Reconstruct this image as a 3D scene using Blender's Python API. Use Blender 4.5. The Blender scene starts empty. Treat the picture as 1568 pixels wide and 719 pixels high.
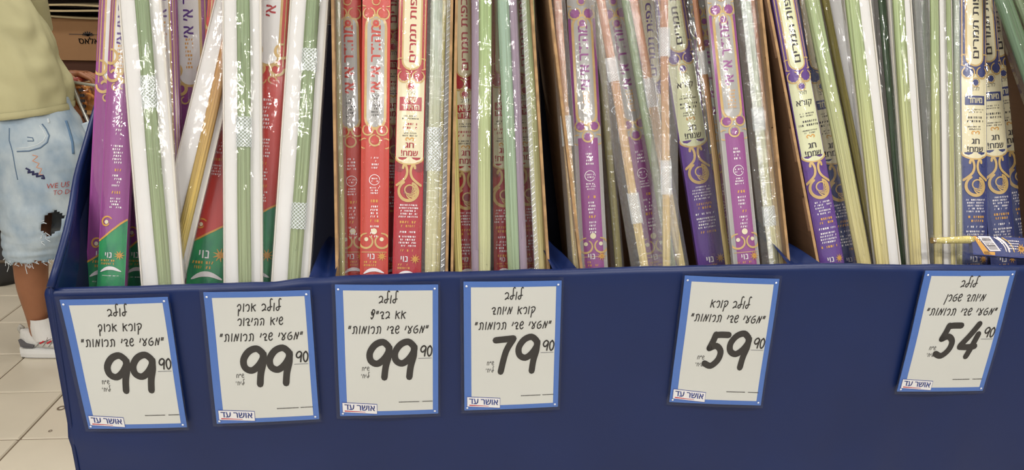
import bpy, bmesh, math, random
from mathutils import Vector, Matrix, noise
from mathutils.bvhtree import BVHTree
from mathutils.geometry import tessellate_polygon

random.seed(7)
SC = bpy.context.scene
COL = SC.collection
R = math.radians

# ------------------------------------------------------------------ camera
FPX, YAW, PITCH, ROLL = 1175.82, 0.08636, 0.30734, 0.02318
CAM = Vector((0, -1.048, 1.38))
_f = Vector((math.sin(YAW) * math.cos(PITCH), math.cos(YAW) * math.cos(PITCH), -math.sin(PITCH)))
_r = Vector((math.cos(YAW), -math.sin(YAW), 0))
_u = _r.cross(_f)
RT = _r * math.cos(ROLL) + _u * math.sin(ROLL)
UP = -_r * math.sin(ROLL) + _u * math.cos(ROLL)
FW = _f
cam_d = bpy.data.cameras.new('camera')
cam_d.sensor_width = 36
cam_d.lens = FPX / 1568 * 36
cam_d.clip_start = 0.02
cam = bpy.data.objects.new('camera', cam_d)
COL.objects.link(cam)
m = Matrix((RT, UP, -FW)).transposed().to_4x4()
m.translation = CAM
cam.matrix_world = m
SC.camera = cam

# ------------------------------------------------------------------ world, lights, exposure
SC.view_settings.view_transform = 'Standard'
SC.view_settings.look = 'None'
SC.view_settings.exposure = -0.3
SC.view_settings.gamma = 1
SC.view_settings.use_curve_mapping = False
SC.cycles.transparent_max_bounces = 16
SC.cycles.max_bounces = 7
world = bpy.data.worlds.new('world')
SC.world = world
world.use_nodes = True
world.node_tree.nodes['Background'].inputs[0].default_value = (0.97, 0.98, 1.0, 1)
world.node_tree.nodes['Background'].inputs[1].default_value = 0.62


def area(name, loc, size, power, color=(1, 0.975, 0.94), rot=(0, 0, 0)):
    l = bpy.data.lights.new(name, 'AREA')
    l.shape = 'RECTANGLE'
    l.size, l.size_y = size
    l.energy = power
    l.color = color
    o = bpy.data.objects.new(name, l)
    o.location = loc
    o.rotation_euler = rot
    COL.objects.link(o)
    return o


LAMPS = [(-2.0, 0.15, 30), (0.9, 0.15, 30), (-2.0, -1.5, 48), (0.9, -1.5, 48), (-2.0, -3.1, 56), (0.9, -3.1, 56), (-2.0, 2.3, 30), (0.9, 2.3, 18)]
for i, (lx, ly, pw) in enumerate(LAMPS):
    area('ceiling_lamp_light', (lx + 0.3, ly, 3.02), (1.5, 0.16), pw)

# ------------------------------------------------------------------ helpers


def ray(px, py):
    return FW + RT * (px - 784) / FPX - UP * (py - 359.5) / FPX


def on_y(px, py, y):
    v = ray(px, py)
    return CAM + v * ((y - CAM.y) / v.y)


def on_z(px, py, z):
    v = ray(px, py)
    return CAM + v * ((z - CAM.z) / v.z)


LEAN = math.tan(R(18))
RIMZ = 0.975


def on_lean(px, py, y0):
    """point on the plane that leans back from the rim of the display, y0 deep at rim height"""
    v = ray(px, py)
    # y = y0 + LEAN*(z-RIMZ)
    t = (y0 - LEAN * RIMZ - CAM.y + LEAN * CAM.z) / (v.y - LEAN * v.z)
    return CAM + v * t


def proj(P):
    v = P - CAM
    z = v.dot(FW)
    return 784 + FPX * v.dot(RT) / z, 359.5 - FPX * v.dot(UP) / z


def srgb(r, g, b):
    def c(x):
        x /= 255
        return x / 12.92 if x <= 0.04045 else ((x + 0.055) / 1.055) ** 2.4
    return (c(r), c(g), c(b), 1)


class MB:
    def __init__(self):
        self.v, self.f = [], []

    def add(self, vs, fs):
        o = len(self.v)
        self.v += [tuple(v) for v in vs]
        self.f += [tuple(i + o for i in f) for f in fs]

    def hexa(self, p):
        self.add(p, [(0, 3, 2, 1), (4, 5, 6, 7), (0, 1, 5, 4), (1, 2, 6, 5), (2, 3, 7, 6), (3, 0, 4, 7)])

    def box(self, x0, x1, y0, y1, z0, z1):
        self.hexa([(x0, y0, z0), (x1, y0, z0), (x1, y1, z0), (x0, y1, z0),
                   (x0, y0, z1), (x1, y0, z1), (x1, y1, z1), (x0, y1, z1)])

    def tube(self, pts, r, n=8, cap=True, closed=False):
        pts = [Vector(p) for p in pts]
        rs = r if isinstance(r, (list, tuple)) else [r] * len(pts)
        rings = []
        ref = None
        N = len(pts)
        for i, p in enumerate(pts):
            a = pts[(i - 1) % N] if (i > 0 or closed) else p
            b = pts[(i + 1) % N] if (i < N - 1 or closed) else p
            d = (b - a).normalized()
            if ref is None:
                ref = Vector((0, 0, 1)) if abs(d.z) < .9 else Vector((1, 0, 0))
            s = d.cross(ref).normalized()
            t = s.cross(d).normalized()
            ref = t
            rings.append([p + (s * math.cos(2 * math.pi * k / n) + t * math.sin(2 * math.pi * k / n)) * rs[i] for k in range(n)])
        self.rings(rings, cap and not closed, closed)

    def rings(self, rings, cap=True, closed=False):
        n = len(rings[0])
        vs = [v for rg in rings for v in rg]
        fs = []
        N = len(rings)
        for i in range(N if closed else N - 1):
            j = (i + 1) % N
            for k in range(n):
                fs.append((i * n + k, i * n + (k + 1) % n, j * n + (k + 1) % n, j * n + k))
        if cap:
            fs.append(tuple(range(n - 1, -1, -1)))
            fs.append(tuple((N - 1) * n + k for k in range(n)))
        self.add(vs, fs)

    def grid(self, nx, ny, fn):
        vs = [fn(i / nx, j / ny) for j in range(ny + 1) for i in range(nx + 1)]
        fs = [(j * (nx + 1) + i, j * (nx + 1) + i + 1, (j + 1) * (nx + 1) + i + 1, (j + 1) * (nx + 1) + i)
              for j in range(ny) for i in range(nx)]
        self.add(vs, fs)

    def build(self, name, mat, parent=None, smooth=False, kind=None):
        me = bpy.data.meshes.new(name)
        me.from_pydata(self.v, [], self.f)
        if smooth:
            me.polygons.foreach_set('use_smooth', [True] * len(me.polygons))
        me.materials.append(mat)
        me.update()
        o = bpy.data.objects.new(name, me)
        COL.objects.link(o)
        if parent:
            o.parent = parent
        if kind:
            o['kind'] = kind
        return o


def thing(name, label, cat, loc=(0, 0, 0), group=None, mat=None):
    o = bpy.data.objects.new(name, None)
    o.empty_display_size = 0.05
    COL.objects.link(o)
    if mat is not None:
        o.matrix_world = mat
    else:
        o.location = loc
    o['label'] = label
    o['category'] = cat
    if group:
        o['group'] = group
    return o


def tag(o, label, cat, group=None):
    o['label'] = label
    o['category'] = cat
    if group:
        o['group'] = group
    return o


def structure(o):
    o['kind'] = 'structure'
    return o


# ------------------------------------------------------------------ materials
MATS = {}


def mat(name, col, rough=0.5, metal=0.0, var=0.0, scale=(20, 20, 20), bump=0.0, bscale=None, spec=0.5, coat=0.0, col2=None, sheen=0.0):
    if name in MATS:
        return MATS[name]
    m = bpy.data.materials.new(name)
    m.use_nodes = True
    nt = m.node_tree
    b = nt.nodes['Principled BSDF']
    b.inputs['Base Color'].default_value = col
    b.inputs['Roughness'].default_value = rough
    b.inputs['Metallic'].default_value = metal
    b.inputs['Specular IOR Level'].default_value = spec
    b.inputs['Coat Weight'].default_value = coat
    b.inputs['Coat Roughness'].default_value = 0.12
    tc = nt.nodes.new('ShaderNodeTexCoord')
    if var or col2:
        mp = nt.nodes.new('ShaderNodeMapping')
        mp.inputs['Scale'].default_value = scale
        nz = nt.nodes.new('ShaderNodeTexNoise')
        nz.inputs['Scale'].default_value = 1
        nz.inputs['Detail'].default_value = 4
        rp = nt.nodes.new('ShaderNodeValToRGB')
        rp.color_ramp.elements[0].position = 0.35
        rp.color_ramp.elements[1].position = 0.65
        k = 1 - var
        rp.color_ramp.elements[0].color = col2 if col2 else (col[0] * k, col[1] * k, col[2] * k, 1)
        rp.color_ramp.elements[1].color = col
        nt.links.new(tc.outputs['Object'], mp.inputs[0])
        nt.links.new(mp.outputs[0], nz.inputs['Vector'])
        nt.links.new(nz.outputs['Fac'], rp.inputs[0])
        nt.links.new(rp.outputs[0], b.inputs['Base Color'])
    if bump:
        mp = nt.nodes.new('ShaderNodeMapping')
        mp.inputs['Scale'].default_value = bscale or scale
        nz = nt.nodes.new('ShaderNodeTexNoise')
        nz.inputs['Scale'].default_value = 1
        nz.inputs['Detail'].default_value = 3
        bp = nt.nodes.new('ShaderNodeBump')
        bp.inputs['Strength'].default_value = bump
        bp.inputs['Distance'].default_value = 0.004
        nt.links.new(tc.outputs['Object'], mp.inputs[0])
        nt.links.new(mp.outputs[0], nz.inputs['Vector'])
        nt.links.new(nz.outputs['Fac'], bp.inputs['Height'])
        nt.links.new(bp.outputs[0], b.inputs['Normal'])
    MATS[name] = m
    return m


def film_mat(name, haze=0.05, tint=(0.93, 0.95, 0.95), rough=0.1, gl=0.10, bscale=(90, 90, 26), bstr=0.5, glmax=0.22):
    if name in MATS:
        return MATS[name]
    m = bpy.data.materials.new(name)
    m.use_nodes = True
    nt = m.node_tree
    nt.nodes.clear()
    N = nt.nodes.new
    out = N('ShaderNodeOutputMaterial')
    tr = N('ShaderNodeBsdfTransparent')
    tr.inputs[0].default_value = (*tint, 1)
    gs = N('ShaderNodeBsdfGlossy')
    gs.inputs['Roughness'].default_value = rough
    gs.inputs[0].default_value = (1, 1, 1, 1)
    df = N('ShaderNodeBsdfDiffuse')
    df.inputs[0].default_value = (0.85, 0.87, 0.88, 1)
    lw = N('ShaderNodeLayerWeight')
    lw.inputs[0].default_value = 0.45
    mr = N('ShaderNodeMapRange')
    mr.inputs[3].default_value = gl
    mr.inputs[4].default_value = glmax
    m1 = N('ShaderNodeMixShader')
    m2 = N('ShaderNodeMixShader')
    m1.inputs[0].default_value = haze
    tc = N('ShaderNodeTexCoord')
    mp = N('ShaderNodeMapping')
    mp.inputs['Scale'].default_value = bscale
    nz = N('ShaderNodeTexNoise')
    nz.inputs['Scale'].default_value = 1
    nz.inputs['Detail'].default_value = 3
    bp = N('ShaderNodeBump')
    bp.inputs['Strength'].default_value = bstr
    bp.inputs['Distance'].default_value = 0.004
    L = nt.links.new
    L(tc.outputs['Object'], mp.inputs[0])
    L(mp.outputs[0], nz.inputs['Vector'])
    L(nz.outputs['Fac'], bp.inputs['Height'])
    L(bp.outputs[0], gs.inputs['Normal'])
    L(lw.outputs['Facing'], mr.inputs[0])
    L(mr.outputs[0], m2.inputs[0])
    L(tr.outputs[0], m1.inputs[1])
    L(df.outputs[0], m1.inputs[2])
    L(m1.outputs[0], m2.inputs[1])
    L(gs.outputs[0], m2.inputs[2])
    L(m2.outputs[0], out.inputs[0])
    MATS[name] = m
    return m


FILM = film_mat('clear_film', haze=0.012, gl=0.042, rough=0.07, tint=(0.985, 0.985, 0.985))
FILM_HAZY = film_mat('hazy_film', haze=0.08, gl=0.07, rough=0.08, tint=(0.98, 0.98, 0.985), bscale=(60, 60, 120), bstr=0.8)
FILM_CRINKLED = film_mat('crinkled_film', haze=0.25, gl=0.12, bscale=(30, 30, 160), bstr=1.0)
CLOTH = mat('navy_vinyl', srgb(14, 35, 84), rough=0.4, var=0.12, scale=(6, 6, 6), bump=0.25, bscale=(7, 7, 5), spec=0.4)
CLOTH_D = mat('navy_vinyl_shaded', srgb(18, 28, 62), rough=0.6, var=0.1, scale=(6, 6, 6))  # darker copy of the vinyl, with the shade inside the stand in its colour
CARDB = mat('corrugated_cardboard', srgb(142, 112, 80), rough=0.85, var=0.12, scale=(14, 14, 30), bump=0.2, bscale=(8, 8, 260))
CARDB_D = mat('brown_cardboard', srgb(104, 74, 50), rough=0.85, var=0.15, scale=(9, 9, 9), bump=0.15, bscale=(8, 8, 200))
GOLD = mat('gold_print', srgb(212, 178, 112), rough=0.4, var=0.15, scale=(60, 60, 60), coat=0.3)
GOLD_O = mat('orange_gold_print', srgb(214, 158, 66), rough=0.45, coat=0.3)
WHITE_P = mat('white_print', srgb(236, 230, 232), rough=0.5)
BLACK_P = mat('black_print', srgb(44, 38, 40), rough=0.5)
PURPLE = mat('purple_print', srgb(146, 68, 138), rough=0.45, coat=0.4, var=0.06)
PURPLE_D = mat('deep_violet_print', srgb(92, 50, 140), rough=0.45, coat=0.4, var=0.1)
MAROON = mat('maroon_print', srgb(140, 34, 44), rough=0.45, coat=0.4)
RED = mat('crimson_print', srgb(176, 32, 46), rough=0.42, coat=0.4, var=0.06)
ORED = mat('orange_red_print', srgb(198, 62, 48), rough=0.42, coat=0.4, var=0.06)
TOMATO = mat('tomato_red_print', srgb(198, 62, 54), rough=0.42, coat=0.4)
BLUE_D = mat('dark_blue_print', srgb(56, 66, 122), rough=0.42, coat=0.4, var=0.08)
GREEN_P = mat('green_print', srgb(50, 156, 92), rough=0.42, coat=0.4, var=0.25, scale=(60, 60, 25), col2=srgb(34, 122, 88))
CREAM = mat('cream_print', srgb(228, 219, 184), rough=0.5, coat=0.3)
CREAM_G = mat('greenish_cream_print', srgb(218, 220, 180), rough=0.5, coat=0.3)
SILVER = mat('silver_window_print', srgb(172, 170, 166), rough=0.4, coat=0.4, var=0.08)
WHITE_C = mat('white_card', srgb(226, 224, 222), rough=0.6, var=0.03, scale=(8, 8, 20))
BROWN_P = mat('brown_gold_edge_print', srgb(150, 104, 62), rough=0.5)
NET = mat('white_netting', srgb(232, 238, 240), rough=0.45)
SEAM = mat('film_seam', srgb(206, 208, 210), rough=0.25, coat=0.5)


def frond_mat(name, c1, c2, c3=None, z0=0.1, z1=0.45):
    """leaf colour c1 above, base colour c2 near the foot, long fibres along z"""
    if name in MATS:
        return MATS[name]
    m = bpy.data.materials.new(name)
    m.use_nodes = True
    nt = m.node_tree
    b = nt.nodes['Principled BSDF']
    b.inputs['Roughness'].default_value = 0.45
    N = nt.nodes.new
    L = nt.links.new
    tc = N('ShaderNodeTexCoord')
    sp = N('ShaderNodeSeparateXYZ')
    L(tc.outputs['Object'], sp.inputs[0])
    mr = N('ShaderNodeMapRange')
    mr.inputs[1].default_value = z0
    mr.inputs[2].default_value = z1
    L(sp.outputs['Z'], mr.inputs[0])
    mx = N('ShaderNodeMix')
    mx.data_type = 'RGBA'
    mx.inputs['A'].default_value = c2
    mx.inputs['B'].default_value = c1
    L(mr.outputs[0], mx.inputs['Factor'])
    mp = N('ShaderNodeMapping')
    mp.inputs['Scale'].default_value = (520, 520, 5)
    L(tc.outputs['Object'], mp.inputs[0])
    nz = N('ShaderNodeTexNoise')
    nz.inputs['Scale'].default_value = 1
    nz.inputs['Detail'].default_value = 3
    L(mp.outputs[0], nz.inputs['Vector'])
    mx2 = N('ShaderNodeMix')
    mx2.data_type = 'RGBA'
    mx2.blend_type = 'MULTIPLY'
    mx2.inputs['Factor'].default_value = 1
    rp = N('ShaderNodeValToRGB')
    rp.color_ramp.elements[0].position = 0.3
    rp.color_ramp.elements[0].color = (0.62, 0.6, 0.5, 1)
    rp.color_ramp.elements[1].position = 0.6
    rp.color_ramp.elements[1].color = (1.05, 1.05, 1.05, 1)
    L(nz.outputs['Fac'], rp.inputs[0])
    L(mx.outputs['Result'], mx2.inputs['A'])
    L(rp.outputs[0], mx2.inputs['B'])
    L(mx2.outputs['Result'], b.inputs['Base Color'])
    bp = N('ShaderNodeBump')
    bp.inputs['Strength'].default_value = 0.4
    bp.inputs['Distance'].default_value = 0.001
    L(nz.outputs['Fac'], bp.inputs['Height'])
    L(bp.outputs[0], b.inputs['Normal'])
    MATS[name] = m
    return m


F_GREEN = frond_mat('frond_green', srgb(134, 154, 116), srgb(156, 168, 128))
F_BRIGHT = frond_mat('frond_bright_green', srgb(158, 182, 124), srgb(206, 206, 158))
F_TEAL = frond_mat('frond_teal', srgb(146, 172, 152), srgb(158, 178, 142))
F_DARK = frond_mat('frond_dark', srgb(86, 114, 82), srgb(92, 124, 88))
F_TAN = frond_mat('frond_tan', srgb(186, 128, 92), srgb(212, 192, 130))
F_TANB = frond_mat('frond_amber', srgb(186, 134, 84), srgb(206, 186, 92))
F_YEL = frond_mat('frond_yellow', srgb(190, 178, 96), srgb(214, 200, 124))
F_PALE = frond_mat('frond_pale', srgb(176, 188, 170), srgb(214, 206, 150))
F_OLIVE = frond_mat('frond_olive', srgb(132, 124, 76), srgb(170, 158, 84))
F_LIME = frond_mat('frond_lime', srgb(160, 176, 128), srgb(208, 194, 136))

# ------------------------------------------------------------------ lettering
_TXT = {}


def text2d(s, bold=0.0):
    """outline text, laid out right to left when Hebrew; returns verts, faces scaled to height 1 (x from 0)"""
    key = (s, bold)
    if key in _TXT:
        return _TXT[key]
    heb = any('\u0590' <= c <= '\u05ff' for c in s)
    cu = bpy.data.curves.new('t', 'FONT')
    cu.body = s[::-1] if heb else s
    cu.resolution_u = 2
    cu.fill_mode = 'NONE'
    ob = bpy.data.objects.new('t', cu)
    COL.objects.link(ob)
    dg = bpy.context.evaluated_depsgraph_get()
    me = ob.evaluated_get(dg).to_mesh()
    vs = [(v.co.x, v.co.y) for v in me.vertices]
    nxt = {}
    for e in me.edges:
        a, c = e.vertices
        nxt.setdefault(a, []).append(c)
        nxt.setdefault(c, []).append(a)
    seen, loops = set(), []
    for st_ in range(len(vs)):
        if st_ in seen or st_ not in nxt:
            continue
        lp, cur, prev = [], st_, None
        while cur not in seen:
            seen.add(cur)
            lp.append(cur)
            nn_ = [q for q in nxt[cur] if q != prev and q not in seen]
            prev = cur
            if not nn_:
                break
            # follow the vertex order of the outline
            cur = min(nn_, key=lambda q: abs(q - cur))
        if len(lp) > 2:
            loops.append(lp)

    def sarea(lp):
        return sum(vs[lp[i - 1]][0] * vs[lp[i]][1] - vs[lp[i]][0] * vs[lp[i - 1]][1] for i in range(len(lp))) / 2

    def inside(p_, lp):
        c_ = False
        for i in range(len(lp)):
            (x1_, y1_), (x2_, y2_) = vs[lp[i - 1]], vs[lp[i]]
            if (y1_ > p_[1]) != (y2_ > p_[1]) and p_[0] < (x2_ - x1_) * (p_[1] - y1_) / (y2_ - y1_) + x1_:
                c_ = not c_
        return c_
    ar = [sarea(lp) for lp in loops]

    def is_hole(j_, o_):
        return j_ != o_ and ar[j_] * ar[o_] < 0 and abs(ar[j_]) < abs(ar[o_]) and all(inside(vs[q], loops[o_]) for q in loops[j_][:3])
    fs = []
    for i_, lp in enumerate(loops):
        if any(is_hole(i_, o_) for o_ in range(len(loops))):
            continue
        holes = [h for j_, h in enumerate(loops) if is_hole(j_, i_)]
        idx = [q for l_ in [lp] + holes for q in l_]
        for t_ in tessellate_polygon([[Vector((*vs[q], 0)) for q in l_] for l_ in [lp] + holes]):
            fs.append(tuple(idx[q] for q in t_))
    ob.evaluated_get(dg).to_mesh_clear()
    bpy.data.objects.remove(ob)
    bpy.data.curves.remove(cu)
    x0 = min(v[0] for v in vs)
    x1 = max(v[0] for v in vs)
    y0 = min(v[1] for v in vs)
    y1 = max(v[1] for v in vs)
    vs = [((x - x0) / (x1 - x0), (y - y0) / (y1 - y0)) for x, y in vs]
    if bold:
        # heavier letters: the outline printed again, a hair to each side
        k_, n_ = bold / (x1 - x0), len(vs)
        base, bf = list(vs), list(fs)
        for q, (dx, dy) in enumerate(((k_, 0), (-k_, 0), (0, bold * .6), (0, -bold * .6))):
            vs += [(x + dx, y + dy) for x, y in base]
            fs += [tuple(i + n_ * (q + 1) for i in f) for f in bf]
    _TXT[key] = (vs, fs, (x1 - x0) / (y1 - y0))
    return _TXT[key]


def stroke2d(pts, w, taper=None):
    """ribbon with round ends along a 2-D polyline; returns verts, faces"""
    P = [Vector(p) for p in pts]
    # smooth by Catmull-Rom
    Q = []
    n = len(P)
    if n > 2:
        for i in range(n - 1):
            p0 = P[max(i - 1, 0)]
            p1 = P[i]
            p2 = P[i + 1]
            p3 = P[min(i + 2, n - 1)]
            for k in range(4):
                t = k / 4
                Q.append(0.5 * ((2 * p1) + (-p0 + p2) * t + (2 * p0 - 5 * p1 + 4 * p2 - p3) * t * t + (-p0 + 3 * p1 - 3 * p2 + p3) * t ** 3))
        Q.append(P[-1])
    else:
        Q = P
    vs, fs = [], []
    N = len(Q)
    for i, q in enumerate(Q):
        d = (Q[min(i + 1, N - 1)] - Q[max(i - 1, 0)])
        if d.length < 1e-9:
            d = Vector((1, 0))
        d.normalize()
        nn = Vector((-d.y, d.x))
        ww = w / 2
        if taper:
            ww *= taper(i / (N - 1))
        vs += [tuple(q + nn * ww), tuple(q - nn * ww)]
    for i in range(N - 1):
        fs.append((2 * i, 2 * i + 1, 2 * i + 3, 2 * i + 2))
    for q in (Q[0], Q[-1]):
        o = len(vs)
        ww = w / 2 * (taper(0 if q is Q[0] else 1) if taper else 1)
        vs += [(q.x + ww * math.cos(a * math.pi / 4), q.y + ww * math.sin(a * math.pi / 4)) for a in range(8)]
        fs.append(tuple(range(o, o + 8)))
    return vs, fs


# handwritten letters: strokes in a box with x to the right, baseline 0, body height 1
HAND = {
    'ל': (0.78, [[(0.80, 1.62), (0.62, 1.70), (0.50, 1.45), (0.52, 0.9), (0.50, 0.25), (0.32, 0.02), (0.12, 0.15), (0.10, 0.38), (0.32, 0.52), (0.74, 0.58)]]),
    'ו': (0.26, [[(0.18, 1.05), (0.14, 0.5), (0.12, 0.0)]]),
    'ב': (0.72, [[(0.08, 0.82), (0.3, 0.98), (0.58, 0.85), (0.62, 0.5), (0.45, 0.2), (0.16, 0.02)], [(0.14, 0.02), (0.4, 0.2), (0.68, 0.12)]]),
    'ק': (0.8, [[(0.1, 0.85), (0.42, 1.0), (0.72, 0.88), (0.7, 0.5), (0.42, 0.15)], [(0.3, 0.62), (0.24, 0.0), (0.18, -0.5)]]),
    'ר': (0.70, [[(0.08, 0.76), (0.30, 0.95), (0.56, 0.84), (0.60, 0.45), (0.50, 0.08), (0.34, 0.02)]]),
    'א': (0.78, [[(0.16, 1.06), (0.14, 0.5), (0.12, 0.0)], [(0.16, 0.46), (0.42, 0.7), (0.72, 0.88)], [(0.36, 0.6), (0.5, 0.25), (0.68, 0.02)]]),
    'ך': (0.7, [[(0.06, 0.7), (0.24, 0.95), (0.5, 0.9), (0.56, 0.5), (0.4, 0.12), (0.2, 0.05)], [(0.24, 0.3), (0.2, -0.1), (0.18, -0.6)]]),
    'ש': (0.68, [[(0.14, 0.56), (0.42, 0.56), (0.60, 0.82), (0.44, 1.08), (0.20, 0.92), (0.08, 0.50), (0.18, 0.10), (0.42, 0.0), (0.62, 0.20)]]),
    'י': (0.26, [[(0.2, 1.0), (0.16, 0.75), (0.06, 0.5)]]),
    'ה': (0.76, [[(0.12, 0.8), (0.36, 0.95), (0.62, 0.8), (0.64, 0.4), (0.58, 0.0)], [(0.28, 0.5), (0.24, 0.2), (0.12, 0.02)]]),
    'ד': (0.72, [[(0.06, 0.78), (0.3, 0.97), (0.56, 0.84), (0.52, 0.55), (0.30, 0.42)], [(0.52, 0.6), (0.40, 0.25), (0.38, 0.0)], [(0.38, 0.02), (0.66, 0.02)]]),
    'מ': (0.86, [[(0.1, 0.0), (0.22, 0.5), (0.34, 0.98)], [(0.34, 0.95), (0.5, 0.5), (0.56, 0.1)], [(0.5, 0.08), (0.66, 0.5), (0.78, 1.0)]]),
    'ט': (0.82, [[(0.62, 1.06), (0.30, 0.88), (0.12, 0.5), (0.18, 0.12), (0.42, 0.0), (0.68, 0.14), (0.74, 0.42), (0.62, 0.6), (0.42, 0.5)]]),
    'ע': (0.78, [[(0.1, 1.0), (0.3, 0.7), (0.58, 0.35), (0.46, 0.05), (0.2, 0.02), (0.24, 0.3), (0.5, 0.62), (0.74, 0.98)]]),
    'ת': (0.9, [[(0.1, 0.0), (0.28, 0.1), (0.32, 0.5), (0.28, 0.9)], [(0.2, 0.88), (0.5, 1.0), (0.72, 0.8), (0.74, 0.4), (0.68, 0.0)]]),
    'ח': (0.78, [[(0.14, 0.0), (0.2, 0.5), (0.26, 0.95)], [(0.2, 0.9), (0.5, 0.98), (0.64, 0.75), (0.64, 0.35), (0.6, 0.0)]]),
    'ן': (0.3, [[(0.26, 1.0), (0.18, 0.3), (0.04, -0.5)]]),
    'ץ': (0.7, [[(0.1, 0.95), (0.18, 0.55), (0.4, 0.6), (0.62, 0.9), (0.5, 1.25), (0.26, 1.2), (0.3, 0.8), (0.5, 0.6)], [(0.5, 0.75), (0.42, 0.3), (0.2, -0.05), (0.08, 0.15)]]),
    '״': (0.46, [[(0.14, 1.05), (0.06, 0.7)], [(0.36, 1.05), (0.28, 0.7)]]),
    '׳': (0.24, [[(0.16, 1.05), (0.08, 0.75)]]),
    ' ': (0.55, []),
}
DIGIT = {
    '9': (0.66, [[(0.54, 0.86), (0.40, 0.97), (0.20, 0.90), (0.06, 0.70), (0.08, 0.50), (0.24, 0.42), (0.42, 0.54), (0.55, 0.74), (0.55, 0.86), (0.54, 0.62), (0.46, 0.34), (0.42, 0.06)]]),
    '7': (0.66, [[(0.08, 0.90), (0.3, 0.92), (0.56, 0.94)], [(0.56, 0.93), (0.36, 0.6), (0.22, 0.06)]]),
    '5': (0.66, [[(0.62, 0.92), (0.4, 0.92), (0.27, 0.90)], [(0.27, 0.92), (0.22, 0.75), (0.14, 0.55)], [(0.14, 0.55), (0.32, 0.62), (0.46, 0.48), (0.42, 0.25), (0.24, 0.08), (0.06, 0.14)]]),
    '4': (0.66, [[(0.5, 0.96), (0.3, 0.65), (0.08, 0.36)], [(0.08, 0.33), (0.3, 0.32), (0.52, 0.34)], [(0.54, 0.68), (0.44, 0.35), (0.34, 0.06)]]),
    '0': (0.6, [[(0.36, 0.96), (0.14, 0.75), (0.10, 0.3), (0.24, 0.04), (0.46, 0.25), (0.52, 0.7), (0.36, 0.96)]]),
}

# ------------------------------------------------------------------ room
FLOOR_T = mat('floor_tile', srgb(214, 204, 184), rough=0.3, var=0.06, scale=(5, 5, 5), coat=0.15)
GROUT = mat('grout', srgb(112, 98, 80), rough=0.9)
WALLM = mat('wall_paint', srgb(196, 186, 170), rough=0.8, var=0.04)
CEILM = mat('ceiling_panel', srgb(220, 218, 212), rough=0.8, var=0.03)

b = MB()
b.box(-5, 5, -4, 6, -0.05, 0)
floor = structure(b.build('floor', GROUT))
TX, TY = 0.2735, 0.302
tile_me = {}
fb = MB()
far = MB()
cnt = 0
for i in range(-14, 24):
    for j in range(-16, 18):
        x0 = -1.348 + i * TX
        y0 = 1.174 + j * TY
        if x0 < -4.9 or x0 + TX > 4.9 or y0 < -3.9 or y0 + TY > 5.9:
            continue
        g = 0.0035
        if -3.0 < x0 < -0.5 and 0.2 < y0 < 4.0:
            k = random.randrange(4)
            if k not in tile_me:
                t = MB()
                a, c = TX - g, TY - g
                e = 0.003
                h = 0.004 + 0.0002 * k
                t.add([(g, g, 0), (a, g, 0), (a, c, 0), (g, c, 0), (g + e, g + e, h), (a - e, g + e, h), (a - e, c - e, h), (g + e, c - e, h)],
                      [(4, 5, 6, 7), (0, 1, 5, 4), (1, 2, 6, 5), (2, 3, 7, 6), (3, 0, 4, 7)])
                o = t.build('tile', FLOOR_T, floor)
                tile_me[k] = o.data
            else:
                o = bpy.data.objects.new('tile', tile_me[k])
                COL.objects.link(o)
                o.parent = floor
            o.location = (x0, y0, 0)
        else:
            far.add([(x0 + g, y0 + g, 0.004), (x0 + TX - g, y0 + g, 0.004), (x0 + TX - g, y0 + TY - g, 0.004), (x0 + g, y0 + TY - g, 0.004)], [(0, 1, 2, 3)])
far.build('distant_tiles', FLOOR_T, floor, kind='stuff')
# two small stains on the near tiles
st = MB()
STAIN = mat('floor_stain', srgb(120, 104, 86), rough=0.7)
for px, py, rr in ((94, 624, 0.014), (77, 659, 0.006)):
    c = on_z(px, py, 0.0052)
    ring = []
    for k in range(14):
        a = k / 14 * 2 * math.pi
        ring.append((c.x + rr * math.cos(a), c.y + rr * 1.1 * math.sin(a), 0.0052))
    inner = [(c.x + (x - c.x) * .55, c.y + (y - c.y) * .55, 0.0052) for x, y, z in ring]
    st.add(ring + inner, [(k, (k + 1) % 14, 14 + (k + 1) % 14, 14 + k) for k in range(14)])
st.build('stain', STAIN, floor)

b = MB()
b.box(-5, 5, 6, 6.1, 0, 3.2)
structure(b.build('wall_back', WALLM))
b = MB()
b.box(-5.1, -5, -4, 6, 0, 3.2)
structure(b.build('wall_left', WALLM))
b = MB()
b.box(5, 5.1, -4, 6, 0, 3.2)
structure(b.build('wall_right', WALLM))
b = MB()
b.box(-5, 5, -4, 6, 3.2, 3.25)
structure(b.build('ceiling', CEILM))
LAMPH = mat('lamp_housing', srgb(230, 230, 230), rough=0.4)
b0 = None
for lx, ly, pw in LAMPS:
    if b0 is None:
        b = MB()
        b.box(-0.8, 0.8, -0.12, 0.12, 0.03, 0.06)
        b.box(-0.8, 0.8, -0.14, -0.11, -0.03, 0.06)
        b.box(-0.8, 0.8, 0.11, 0.14, -0.03, 0.06)
        b.box(-0.6, -0.58, -0.01, 0.01, 0.06, 0.15)
        b.box(0.58, 0.6, -0.01, 0.01, 0.06, 0.15)
        b0 = b.build('ceiling_lamp', LAMPH)
        o = b0
    else:
        o = b0.copy()
        COL.objects.link(o)
    o.location = (lx + 0.3, ly, 3.05)
    tag(o, 'white strip lamp under the ceiling, %s row, %s side' % ({0.15: 'third', -1.5: 'second', -3.1: 'front', 2.3: 'back'}[ly], 'left' if lx < 0 else 'right'), 'lamp', 'ceiling strip lamps')

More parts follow.
